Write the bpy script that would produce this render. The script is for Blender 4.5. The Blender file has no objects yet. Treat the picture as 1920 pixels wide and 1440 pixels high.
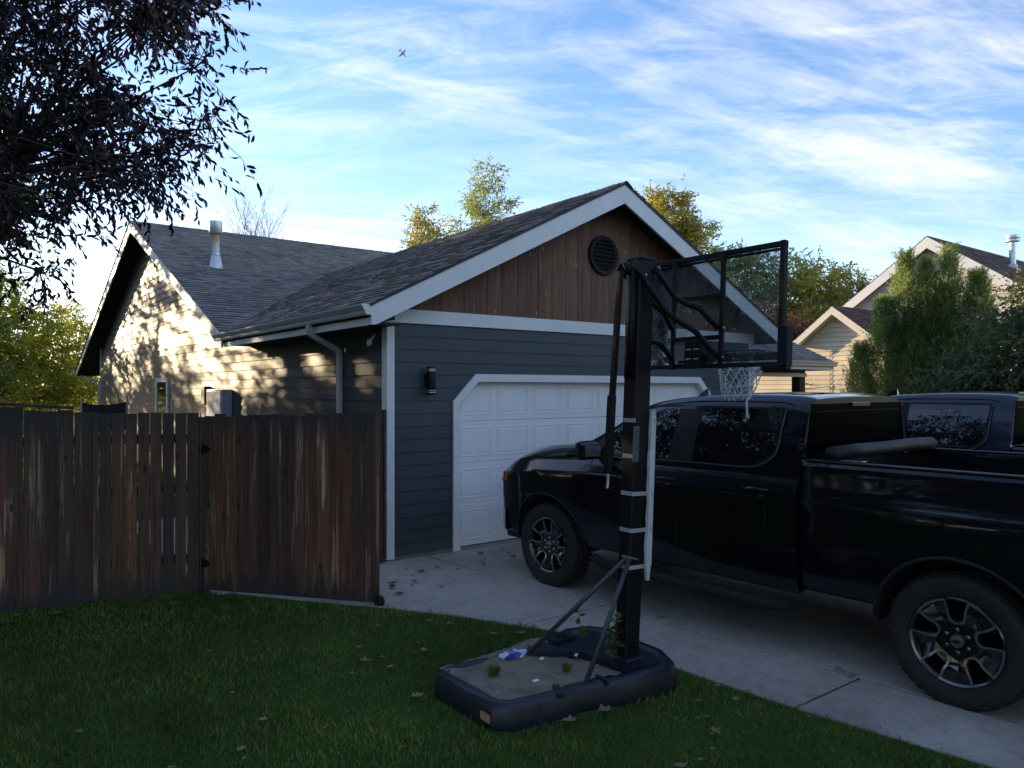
import bpy, bmesh, math, random
import numpy as np
from mathutils import Vector, Matrix
R = math.radians
rng = random.Random(7)
nrg = np.random.default_rng(11)
C = bpy.context.scene.collection
PI = math.pi

# ------------------------------------------------------------------ helpers
class MB:
    def __init__(s): s.v = []; s.f = []
    def add(s, vs, fs):
        n = len(s.v); s.v += [tuple(p) for p in vs]; s.f += [tuple(i+n for i in f) for f in fs]; return s
    def box(s, x0, y0, z0, x1, y1, z1):
        return s.add([(x0,y0,z0),(x1,y0,z0),(x1,y1,z0),(x0,y1,z0),(x0,y0,z1),(x1,y0,z1),(x1,y1,z1),(x0,y1,z1)],
                     [(0,3,2,1),(4,5,6,7),(0,1,5,4),(1,2,6,5),(2,3,7,6),(3,0,4,7)])
    def obox(s, c, ax, ay, az, hx, hy, hz):
        c = Vector(c); ax = Vector(ax).normalized()*hx; ay = Vector(ay).normalized()*hy; az = Vector(az).normalized()*hz
        vs = [c+ax*i+ay*j+az*k for k in (-1,1) for (i,j) in ((-1,-1),(1,-1),(1,1),(-1,1))]
        return s.add(vs, [(0,3,2,1),(4,5,6,7),(0,1,5,4),(1,2,6,5),(2,3,7,6),(3,0,4,7)])
    def beam(s, a, b, w, h, up=(0,0,1)):
        a = Vector(a); b = Vector(b); d = (b-a); L = d.length; d.normalize()
        side = d.cross(Vector(up)).normalized(); u = side.cross(d).normalized()
        return s.obox((a+b)/2, d, side, u, L/2, w/2, h/2)
    def prism(s, pts, vec):
        n = len(pts); vec = Vector(vec)
        vs = [Vector(p) for p in pts] + [Vector(p)+vec for p in pts]
        fs = [tuple(range(n-1,-1,-1)), tuple(range(n, 2*n))] + [(i,(i+1)%n,(i+1)%n+n,i+n) for i in range(n)]
        return s.add(vs, fs)
    def tube(s, pts, r, n=8, caps=True):
        pts = [Vector(p) for p in pts]; m = len(pts)
        rs = r if isinstance(r, (list, tuple)) else [r]*m
        prev = None; vs = []
        for i, p in enumerate(pts):
            d = (pts[min(i+1,m-1)]-pts[max(i-1,0)]).normalized()
            if prev is None:
                a = d.cross(Vector((0,0,1)))
                if a.length < .05: a = d.cross(Vector((1,0,0)))
                a.normalize()
            else:
                a = (prev - d*prev.dot(d)).normalized()
            prev = a; b = d.cross(a)
            for k in range(n):
                t = 2*PI*k/n; vs.append(p + (a*math.cos(t)+b*math.sin(t))*rs[i])
        fs = [(i*n+k, i*n+(k+1)%n, (i+1)*n+(k+1)%n, (i+1)*n+k) for i in range(m-1) for k in range(n)]
        if caps: fs += [tuple(range(n-1,-1,-1)), tuple(range((m-1)*n, m*n))]
        return s.add(vs, fs)
    def lathe(s, prof, o, axis=(0,0,1), n=24, closed=False):
        ax = Vector(axis).normalized(); a = ax.cross(Vector((0,0,1)))
        if a.length < .1: a = Vector((1,0,0))
        a.normalize(); b = ax.cross(a); o = Vector(o); vs = []
        for (r, h) in prof:
            for k in range(n):
                t = 2*PI*k/n; vs.append(o+ax*h+(a*math.cos(t)+b*math.sin(t))*r)
        m = len(prof)
        rr = m if closed else m-1
        fs = [(i*n+k, i*n+(k+1)%n, ((i+1)%m)*n+(k+1)%n, ((i+1)%m)*n+k) for i in range(rr) for k in range(n)]
        if not closed: fs += [tuple(range(n-1,-1,-1)), tuple(range((m-1)*n, m*n))]
        return s.add(vs, fs)
    def loft(s, rings, caps=True, closed=True):
        n = len(rings[0]); m = len(rings); vs = [p for r in rings for p in r]
        K = n if closed else n-1
        fs = [(i*n+k, i*n+(k+1)%n, (i+1)*n+(k+1)%n, (i+1)*n+k) for i in range(m-1) for k in range(K)]
        if caps: fs += [tuple(range(n-1,-1,-1)), tuple(range((m-1)*n, m*n))]
        return s.add(vs, fs)
    def text(s, *a): return s

ORG = {}
def setp(o, label=None, cat=None, group=None, kind=None):
    if label: o['label'] = label
    if cat: o['category'] = cat
    if group: o['group'] = group
    if kind: o['kind'] = kind
    return o
def thing(name, label, cat, loc=(0,0,0), group=None, local=False, rotz=0):
    o = bpy.data.objects.new(name, None); C.objects.link(o); o.empty_display_size = .3
    o.location = loc; o.rotation_euler = (0,0,rotz)
    ORG[o.name] = Vector((0,0,0)) if local else Vector(loc)
    return setp(o, label, cat, group)
def finish(me, smooth, fix=True):
    if fix:
        bm = bmesh.new(); bm.from_mesh(me)
        bmesh.ops.recalc_face_normals(bm, faces=bm.faces); bm.to_mesh(me); bm.free()
    if smooth:
        for p in me.polygons: p.use_smooth = True
def part(name, mb, mat, parent=None, smooth=False, bevel=0, fix=True, auto=None, subsurf=0, label=None):
    off = ORG.get(parent.name, Vector((0,0,0))) if parent else Vector((0,0,0))
    me = bpy.data.meshes.new(name)
    me.from_pydata([tuple(Vector(p)-off) for p in mb.v], [], mb.f); me.update()
    finish(me, smooth, fix)
    me.materials.append(mat)
    o = bpy.data.objects.new(name, me); C.objects.link(o)
    if parent: o.parent = parent
    ORG[o.name] = off
    if bevel:
        m = o.modifiers.new('b','BEVEL'); m.width = bevel; m.segments = 2; m.limit_method = 'ANGLE'; m.angle_limit = R(35)
    if subsurf:
        m = o.modifiers.new('s','SUBSURF'); m.levels = subsurf; m.render_levels = subsurf
    if auto is not None:
        for p in me.polygons: p.use_smooth = True
        ang = R(auto)
        bm = bmesh.new(); bm.from_mesh(me)
        for e in bm.edges:
            if len(e.link_faces) == 2 and e.calc_face_angle(0) > ang: e.smooth = False
        bm.to_mesh(me); bm.free()
    if label: o['label'] = label
    return o
def top(o, label, cat, group=None, kind=None): return setp(o, label, cat, group, kind)
def children_of(o): return [c for c in bpy.data.objects if c.parent == o]
def copy_tree(o, parent=None):
    c = o.copy(); C.objects.link(c); ORG[c.name] = ORG.get(o.name, Vector())
    if parent: c.parent = parent
    for ch in children_of(o):
        if ch.name != c.name: copy_tree(ch, c)
    return c
def npmesh(name, verts, faces, mat, parent=None, off=(0,0,0), smooth=False):
    me = bpy.data.meshes.new(name)
    v = np.asarray(verts, dtype=np.float32) - np.asarray(off, dtype=np.float32)
    f = np.asarray(faces, dtype=np.int32); k = f.shape[1]
    me.vertices.add(len(v)); me.vertices.foreach_set('co', v.ravel())
    me.loops.add(f.size); me.loops.foreach_set('vertex_index', f.ravel())
    me.polygons.add(len(f)); me.polygons.foreach_set('loop_start', np.arange(0, f.size, k, dtype=np.int32))
    me.update(calc_edges=True); me.validate()
    me.materials.append(mat)
    o = bpy.data.objects.new(name, me); C.objects.link(o)
    if parent: o.parent = parent
    return o

# ------------------------------------------------------------------ materials
def newmat(name):
    m = bpy.data.materials.new(name); m.use_nodes = True
    nt = m.node_tree; b = nt.nodes['Principled BSDF']; return m, nt, b
def N(nt, t, **k):
    n = nt.nodes.new(t)
    for a, v in k.items(): setattr(n, a, v)
    return n
def lnk(nt, a, b): nt.links.new(a, b)
def ramp(nt, fac, stops):
    r = N(nt, 'ShaderNodeValToRGB'); e = r.color_ramp.elements
    while len(e) < len(stops): e.new(.5)
    for i, (p, c) in enumerate(stops):
        e[i].position = p; e[i].color = (c[0], c[1], c[2], 1) if not isinstance(c, (int, float)) else (c, c, c, 1)
    lnk(nt, fac, r.inputs[0]); return r.outputs[0]
def noise(nt, scale, detail=4, rough=.6, vec=None, mapscale=None, coord='Object'):
    tc = N(nt, 'ShaderNodeTexCoord'); src = tc.outputs[coord]
    if mapscale:
        mp = N(nt, 'ShaderNodeMapping'); mp.inputs['Scale'].default_value = mapscale; lnk(nt, src, mp.inputs[0]); src = mp.outputs[0]
    n = N(nt, 'ShaderNodeTexNoise'); n.inputs['Scale'].default_value = scale; n.inputs['Detail'].default_value = detail
    n.inputs['Roughness'].default_value = rough; lnk(nt, src, n.inputs['Vector']); return n
def mixc(nt, fac, a, b, mode='MIX'):
    m = N(nt, 'ShaderNodeMix', data_type='RGBA', blend_type=mode)
    for sock, val in ((m.inputs[0], fac), (m.inputs[6], a), (m.inputs[7], b)):
        if isinstance(val, (int, float)): sock.default_value = val
        elif isinstance(val, tuple): sock.default_value = (*val[:3], 1)
        else: lnk(nt, val, sock)
    return m.outputs[2]
def bump(nt, b, h, strength=.3, dist=.01):
    n = N(nt, 'ShaderNodeBump'); n.inputs['Strength'].default_value = strength; n.inputs['Distance'].default_value = dist
    lnk(nt, h, n.inputs['Height']); lnk(nt, n.outputs[0], b.inputs['Normal'])
def simple(name, col, rough=.5, metal=0, var=.12, scale=6, bs=0, bscale=60, bdist=.002, coat=0, spec=.5, mapscale=None):
    m, nt, b = newmat(name)
    b.inputs['Roughness'].default_value = rough; b.inputs['Metallic'].default_value = metal
    b.inputs['Specular IOR Level'].default_value = spec
    if coat: b.inputs['Coat Weight'].default_value = coat; b.inputs['Coat Roughness'].default_value = .03
    if var:
        n = noise(nt, scale, mapscale=mapscale)
        c = ramp(nt, n.outputs[0], [(.25, tuple(x*(1-var) for x in col)), (.75, tuple(min(1, x*(1+var)) for x in col))])
        lnk(nt, c, b.inputs['Base Color'])
    else: b.inputs['Base Color'].default_value = (*col, 1)
    if bs:
        n2 = noise(nt, bscale, 3); bump(nt, b, n2.outputs[0], bs, bdist)
    return m

M = {}
M['trim'] = simple('white_painted_trim', (.74,.74,.72), .5, var=.06, scale=3, bs=.15, bscale=40)
def siding_mat(name, col, rough, spec=.5):
    m, nt, b = newmat(name); b.inputs['Specular IOR Level'].default_value = spec
    n1 = noise(nt, 1.2, 5); n2 = noise(nt, 9, 4, mapscale=(1,1,6))
    geo = N(nt, 'ShaderNodeNewGeometry')
    c = ramp(nt, n1.outputs[0], [(.3, tuple(x*.86 for x in col)), (.7, tuple(x*1.14 for x in col))])
    r2 = ramp(nt, geo.outputs['Random Per Island'], [(0, .90), (1, 1.08)])
    c = mixc(nt, 1.0, c, r2, 'MULTIPLY')
    lnk(nt, c, b.inputs['Base Color']); b.inputs['Roughness'].default_value = rough
    g = noise(nt, 14, 5, mapscale=(.25,.25,3)); bump(nt, b, g.outputs[0], .35, .002)
    return m
M['siding'] = siding_mat('slate_blue_lap_siding', (.036,.052,.058), .5)
M['side_siding'] = siding_mat('slate_blue_side_siding', (.052,.060,.064), .48, .22)
M['nsiding'] = siding_mat('cream_vinyl_siding', (.72,.62,.46), .55)
M['nside2'] = siding_mat('pale_vinyl_siding', (.62,.59,.52), .55)
M['ntrim'] = simple('cream_trim', (.76,.70,.58), .5, var=.05)
M['gutter'] = simple('grey_gutter_metal', (.45,.48,.50), .35, .1, var=.1, scale=4)
M['black'] = simple('black_metal', (.006,.006,.007), .5, var=.25, spec=.25)
M['blackm'] = simple('matte_black', (.010,.011,.013), .65, var=.25, spec=.25)
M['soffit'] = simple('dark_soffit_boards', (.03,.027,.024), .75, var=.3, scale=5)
M['dark'] = simple('interior_dark', (.01,.01,.01), .9, var=0)
M['galv'] = simple('galvanised_metal', (.55,.57,.58), .35, .75, var=.15, scale=9)
M['steel'] = simple('bright_steel', (.7,.7,.7), .2, .95, var=.1)
M['fascia_n'] = M['ntrim']

def shingle_mat(name, base, vary=.35, tint=(1.15,.95,.85)):
    m, nt, b = newmat(name)
    geo = N(nt, 'ShaderNodeNewGeometry')
    dk = tuple(x*(1-vary) for x in base); lt = tuple(x*(1+vary) for x in base)
    tn = tuple(base[i]*tint[i]*1.2 for i in range(3))
    c = ramp(nt, geo.outputs['Random Per Island'], [(0, dk), (.35, base), (.7, tn), (1, lt)])
    n = noise(nt, 90, 3); n2 = noise(nt, 1.1, 4)
    c = mixc(nt, 1.0, c, ramp(nt, n.outputs[0], [(.35, .6), (.65, 1.35)]), 'MULTIPLY')
    c = mixc(nt, 1.0, c, ramp(nt, n2.outputs[0], [(.3, .86), (.7, 1.12)]), 'MULTIPLY')
    lnk(nt, c, b.inputs['Base Color']); b.inputs['Roughness'].default_value = .88
    bump(nt, b, n.outputs[0], .6, .004)
    return m
M['shingle'] = shingle_mat('grey_brown_asphalt_shingles', (.190,.176,.162), .30, (1.06,.96,.90))
M['nshingle'] = shingle_mat('brown_asphalt_shingles', (.085,.055,.045))

def concrete_mat(name, base, sc=1):
    m, nt, b = newmat(name)
    n1 = noise(nt, .9*sc, 6, .65); n2 = noise(nt, 60, 4); n3 = noise(nt, 6*sc, 5)
    c = ramp(nt, n1.outputs[0], [(.3, tuple(x*.78 for x in base)), (.7, tuple(x*1.12 for x in base))])
    c = mixc(nt, 1.0, c, ramp(nt, n3.outputs[0], [(.3, .86), (.65, 1.08)]), 'MULTIPLY')
    c = mixc(nt, 1.0, c, ramp(nt, n2.outputs[0], [(.3, .8), (.7, 1.15)]), 'MULTIPLY')
    vo = N(nt, 'ShaderNodeTexVoronoi'); vo.inputs['Scale'].default_value = 9
    tc = N(nt, 'ShaderNodeTexCoord'); lnk(nt, tc.outputs['Object'], vo.inputs['Vector'])
    c = mixc(nt, ramp(nt, vo.outputs['Distance'], [(.03, .55), (.07, 0.)]), c, (.06,.055,.05))
    st_ = noise(nt, .55*sc, 7, .7); c = mixc(nt, ramp(nt, st_.outputs[0], [(.48, 0.), (.62, .5)]), c, (.14,.125,.11)); oil = noise(nt, 2.3*sc, 5, .6); c = mixc(nt, ramp(nt, oil.outputs[0], [(.66, 0.), (.72, .55)]), c, (.07,.062,.055))
    lnk(nt, c, b.inputs['Base Color']); b.inputs['Roughness'].default_value = .85
    bump(nt, b, n2.outputs[0], .35, .004)
    return m
M['concrete'] = concrete_mat('driveway_concrete', (.44,.405,.355))
M['found'] = concrete_mat('foundation_concrete', (.26,.24,.22))

def wood_mat(name, dark, mid, light, streak=14, gray=None, zlo=0, zhi=1.83, vertical=True, islands=True, knots=True):
    m, nt, b = newmat(name)
    ms = (streak, streak, .7) if vertical else (1, 1, 1)
    n1 = noise(nt, 1.0, 6, .7, mapscale=ms); n2 = noise(nt, 1.0, 5, .6, mapscale=(ms[0]*6, ms[1]*6, 1.6))
    c = ramp(nt, n1.outputs[0], [(.28, dark), (.46, mid), (.56, mid), (.68, light)])
    c = mixc(nt, 1.0, c, ramp(nt, n2.outputs[0], [(.3, .55), (.7, 1.4)]), 'MULTIPLY')
    if islands:
        geo = N(nt, 'ShaderNodeNewGeometry')
        c = mixc(nt, 1.0, c, ramp(nt, geo.outputs['Random Per Island'], [(0, (.40,.42,.48)), (.4, (.85,.85,.85)), (.75, (1.15,.95,.82)), (1, (1.8,1.6,1.4))] if islands is True else [(0, .84), (1, 1.12)]), 'MULTIPLY')
    if gray:
        tc = N(nt, 'ShaderNodeTexCoord'); sp = N(nt, 'ShaderNodeSeparateXYZ'); lnk(nt, tc.outputs['Object'], sp.inputs[0])
        nn = noise(nt, 1.0, 5, .7, mapscale=(9,9,.9))
        def edge(a, bb):
            mr = N(nt, 'ShaderNodeMapRange'); mr.inputs['From Min'].default_value = a; mr.inputs['From Max'].default_value = bb
            ad = N(nt, 'ShaderNodeMath', operation='MULTIPLY_ADD'); lnk(nt, nn.outputs[0], ad.inputs[0]); ad.inputs[1].default_value = .9; 
            lnk(nt, sp.outputs[2], ad.inputs[2]); lnk(nt, ad.outputs[0], mr.inputs['Value']); return mr.outputs[0]
        c = mixc(nt, edge(zhi+.02, zhi+.32), c, gray)
        c = mixc(nt, edge(zlo+.72, zlo+.52), c, tuple(x*.8 for x in gray))
    if knots:
        vo = N(nt, 'ShaderNodeTexVoronoi'); vo.inputs['Scale'].default_value = 1.0
        tc = N(nt, 'ShaderNodeTexCoord'); mp = N(nt, 'ShaderNodeMapping'); mp.inputs['Scale'].default_value = (7,7,2.6)
        lnk(nt, tc.outputs['Object'], mp.inputs[0]); lnk(nt, mp.outputs[0], vo.inputs['Vector'])
        c = mixc(nt, ramp(nt, vo.outputs['Distance'], [(.07, .85), (.13, 0.)]), c, tuple(x*.4 for x in dark))
    lnk(nt, c, b.inputs['Base Color']); b.inputs['Roughness'].default_value = .8
    bump(nt, b, n2.outputs[0], .5, .003)
    return m
M['jointdark'] = simple('dark_joint_bed', (.05,.045,.04), .9)
M['fence'] = wood_mat('weathered_cedar_pickets', (.026,.015,.010), (.108,.060,.037), (.40,.30,.21), gray=(.042,.038,.037), zhi=1.93)
M['brownboard'] = wood_mat('brown_stained_gable_boards', (.130,.066,.037), (.170,.090,.051), (.225,.132,.080), streak=9, islands='soft', knots=False)
def knotty(m):
    nt = m.node_tree; b = nt.nodes['Principled BSDF']
    src = b.inputs['Base Color'].links[0].from_socket
    vo = N(nt, 'ShaderNodeTexVoronoi'); vo.inputs['Scale'].default_value = 1.0
    tc = N(nt, 'ShaderNodeTexCoord'); mp = N(nt, 'ShaderNodeMapping'); mp.inputs['Scale'].default_value = (6.3,1,3.7)
    lnk(nt, tc.outputs['Object'], mp.inputs[0]); lnk(nt, mp.outputs[0], vo.inputs['Vector'])
    c = mixc(nt, ramp(nt, vo.outputs['Distance'], [(.08, .9), (.16, 0.)]), src, (.34,.24,.15))
    lnk(nt, c, b.inputs['Base Color'])
knotty(M['brownboard'])
M['redpost'] = wood_mat('reddish_cedar_post', (.022,.008,.004), (.075,.028,.014), (.14,.07,.04), islands=False)
M['bark'] = simple('grey_brown_bark', (.10,.075,.055), .9, var=.45, scale=14, bs=.8, bscale=25, bdist=.02, mapscale=(1,1,.3))
M['palebark'] = simple('pale_birch_bark', (.45,.40,.33), .8, var=.3, scale=12, bs=.4, bscale=20, bdist=.01)
M['tanbark'] = simple('tan_bare_twigs', (.30,.22,.16), .8, var=.3, scale=12)

def leaf_mat(name, cols, trans=.45, rough=.5, tcol=None):
    m, nt, b = newmat(name)
    geo = N(nt, 'ShaderNodeNewGeometry')
    k = len(cols); c = ramp(nt, geo.outputs['Random Per Island'], [(i/(k-1), col) for i, col in enumerate(cols)])
    n = noise(nt, .8, 3)
    c = mixc(nt, 1.0, c, ramp(nt, n.outputs[0], [(.3, .6), (.7, 1.35)]), 'MULTIPLY')
    lnk(nt, c, b.inputs['Base Color']); b.inputs['Roughness'].default_value = rough
    t = N(nt, 'ShaderNodeBsdfTranslucent')
    tc = mixc(nt, 1.0, c, tcol or (1.5,1.5,.8), 'MULTIPLY'); lnk(nt, tc, t.inputs['Color'])
    mx = N(nt, 'ShaderNodeMixShader'); mx.inputs[0].default_value = trans
    out = nt.nodes['Material Output']; lnk(nt, b.outputs[0], mx.inputs[1]); lnk(nt, t.outputs[0], mx.inputs[2]); lnk(nt, mx.outputs[0], out.inputs[0])
    return m
M['purple'] = leaf_mat('dark_purple_leaves', [(.020,.012,.018),(.032,.017,.024),(.048,.021,.024),(.028,.019,.028)], .25, .36, (1.5,.8,.85))
M['green'] = leaf_mat('mid_green_leaves', [(.045,.08,.018),(.08,.12,.025),(.13,.15,.03),(.06,.09,.025)], .5)
M['olive'] = leaf_mat('yellow_green_leaves', [(.14,.18,.03),(.26,.28,.04),(.42,.36,.05),(.18,.21,.04)], .6)
M['yellow'] = leaf_mat('yellowing_leaves', [(.18,.19,.06),(.33,.31,.08),(.44,.37,.10),(.21,.22,.08)], .6, tcol=(1.6,1.55,.85))
M['aspen'] = leaf_mat('pale_green_gold_leaves', [(.15,.21,.10),(.23,.29,.13),(.32,.34,.15),(.20,.26,.15)], .6, tcol=(1.7,1.6,1.0))
M['plum'] = leaf_mat('plum_brown_leaves', [(.09,.045,.045),(.15,.075,.06),(.22,.13,.10)], .4, tcol=(1.4,.9,.8))
M['juniper'] = leaf_mat('juniper_needles', [(.13,.18,.09),(.19,.24,.11),(.28,.31,.15),(.15,.20,.11)], .7, tcol=(1.7,1.7,.9))
M['shrub'] = leaf_mat('dark_green_shrub_leaves', [(.04,.075,.035),(.065,.105,.05),(.10,.13,.06),(.17,.14,.07)], .4)
M['autumn'] = leaf_mat('orange_green_autumn_leaves', [(.06,.09,.03),(.10,.12,.04),(.22,.16,.06),(.30,.17,.06)], .4, tcol=(1.3,1.1,.7))
M['grass'] = leaf_mat('lawn_grass_blades', [(.065,.145,.022),(.10,.19,.03),(.14,.22,.04),(.12,.165,.045),(.24,.235,.09)], .3, .6, (1.1,1.3,.5))
def grass_tone(m):
    nt = m.node_tree; b = nt.nodes['Principled BSDF']; src = b.inputs['Base Color'].links[0].from_socket
    n1 = noise(nt, .75, 5, .65); n2 = noise(nt, 3.2, 4)
    c = mixc(nt, 1.0, src, ramp(nt, n1.outputs[0], [(.35, (.62,.72,.8)), (.65, (1.35,1.2,1.0))]), 'MULTIPLY')
    c = mixc(nt, 1.0, c, ramp(nt, n2.outputs[0], [(.3, (.8,.85,.8)), (.72, (1.3,1.12,.95))]), 'MULTIPLY')
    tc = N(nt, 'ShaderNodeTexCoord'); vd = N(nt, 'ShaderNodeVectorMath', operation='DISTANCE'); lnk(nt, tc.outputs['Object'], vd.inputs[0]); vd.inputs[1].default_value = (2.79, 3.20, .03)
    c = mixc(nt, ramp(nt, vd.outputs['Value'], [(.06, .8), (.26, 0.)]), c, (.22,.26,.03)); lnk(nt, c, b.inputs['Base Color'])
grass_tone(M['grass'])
M['weed'] = leaf_mat('weed_leaves', [(.05,.10,.02),(.09,.13,.03)], .3)
M['dry'] = leaf_mat('dry_fallen_leaves', [(.30,.24,.16),(.42,.35,.25),(.22,.14,.08),(.35,.22,.12)], .2, tcol=(1,.9,.7))
M['dryd'] = leaf_mat('dark_fallen_leaves', [(.05,.03,.02),(.09,.055,.03),(.06,.04,.03),(.12,.10,.05)], .1, tcol=(1,.9,.7))

# lawn soil
def lawn_mat():
    m, nt, b = newmat('lawn_turf')
    n1 = noise(nt, .55, 4); n2 = noise(nt, 45, 4); n3 = noise(nt, 3, 4)
    c = ramp(nt, n1.outputs[0], [(.35, (.026,.062,.012)), (.65, (.045,.092,.018))])
    c = mixc(nt, 1.0, c, ramp(nt, n2.outputs[0], [(.3, .55), (.7, 1.5)]), 'MULTIPLY')
    c = mixc(nt, 1.0, c, ramp(nt, n3.outputs[0], [(.3, .8), (.7, 1.2)]), 'MULTIPLY')
    lnk(nt, c, b.inputs['Base Color']); b.inputs['Roughness'].default_value = .95
    b.inputs['Specular IOR Level'].default_value = .1
    bump(nt, b, n2.outputs[0], .8, .02); return m
M['lawn'] = lawn_mat()

# ------------------------------------------------------------------ lapped surfaces
def lap(poly, O, eu, ev, n, pitch, step, v0=None, seg=None, rr=None, tab=.009):
    """rows of boards or shingles, clipped to a convex 2D outline"""
    O = Vector(O); eu = Vector(eu); ev = Vector(ev); n = Vector(n)
    us = [p[0] for p in poly]; vs = [p[1] for p in poly]
    umin, umax, vmin, vmax = min(us)-.01, max(us)+.01, min(vs), max(vs)
    if v0 is None: v0 = vmin
    k0 = math.floor((vmin-v0)/pitch+1e-6); k1 = math.ceil((vmax-v0)/pitch-1e-6)
    bm = bmesh.new(); rr = rr or rng
    def P(u, v, h): return bm.verts.new(O+eu*u+ev*v+n*h)
    for k in range(k0, k1):
        a = v0+k*pitch; b = a+pitch
        cuts = [umin]
        if seg:
            x = umin+rr.uniform(0, seg[1])
            while x < umax: cuts.append(x); x += rr.uniform(*seg)
        else:
            x = umin+rr.uniform(1.0, 3.6)
            while x < umax: cuts.append(x); x += 3.6
        cuts.append(umax)
        for i in range(len(cuts)-1):
            u0, u1 = cuts[i], cuts[i+1]
            if not seg: u1 -= .0015
            h = step + (rr.choice((0, tab)) if seg else 0); lo = a - (rr.choice((0, .012)) if seg else 0)
            q = [P(u0, lo, h), P(u1, lo, h), P(u1, b+.002, .0008), P(u0, b+.002, .0008)]; bm.faces.new(q)
            w = [P(u0, lo, -.003), P(u1, lo, -.003)]
            bm.faces.new([w[0], w[1], q[1], q[0]])
            if seg:
                e0 = P(u0, b, -.003); e1 = P(u1, b, -.003)
                bm.faces.new([w[0], q[0], q[3], e0]); bm.faces.new([w[1], e1, q[2], q[1]])
    m = len(poly)
    area = sum(poly[i][0]*poly[(i+1)%m][1]-poly[(i+1)%m][0]*poly[i][1] for i in range(m))
    for i in range(m):
        p, q = poly[i], poly[(i+1)%m]
        d = (q[0]-p[0], q[1]-p[1]); no = (d[1], -d[0]) if area > 0 else (-d[1], d[0])
        g = bm.verts[:]+bm.edges[:]+bm.faces[:]
        bmesh.ops.bisect_plane(bm, geom=g, plane_co=O+eu*p[0]+ev*p[1], plane_no=(eu*no[0]+ev*no[1]), clear_outer=True)
    mb = MB(); idx = {v: i for i, v in enumerate(bm.verts)}
    mb.v = [tuple(v.co) for v in bm.verts]; mb.f = [tuple(idx[v] for v in f.verts) for f in bm.faces]
    # orient outward
    bm.free(); return mb
def join(*mbs):
    o = MB()
    for m in mbs: o.add(m.v, m.f)
    return o

# ------------------------------------------------------------------ trees
def leaves_np(centers, dirs, size, width, jit=.5, droop=.3, hexa=False):
    """diamond leaves: centers (n,3), dirs (n,3)"""
    n = len(centers); d = dirs + nrg.normal(0, jit, (n,3)); d[:,2] -= droop
    d /= np.linalg.norm(d, axis=1)[:,None]+1e-9
    s = np.cross(d, nrg.normal(0, 1, (n,3))); s /= np.linalg.norm(s, axis=1)[:,None]+1e-9
    L = size*nrg.uniform(.65, 1.3, n)[:,None]; W = width*nrg.uniform(.7, 1.25, n)[:,None]
    up = np.cross(d, s)
    a = centers; b = centers+d*L*.45+s*W*.5+up*L*.06; c = centers+d*L-up*L*.08; e = centers+d*L*.45-s*W*.5+up*L*.06
    if hexa:
        m1 = centers+d*L*.22; m2 = centers+d*L*.62+up*L*.03; cv = up*L*.05
        v = np.stack([a, m1+s*W*.36, m2+s*W*.42+cv, c, m2-s*W*.42+cv, m1-s*W*.36], 1).reshape(-1,3)
        return v, np.arange(6*n).reshape(n,6)
    v = np.stack([a,b,c,e], 1).reshape(-1,3)
    f = np.arange(4*n).reshape(n,4)
    return v, f
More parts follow.
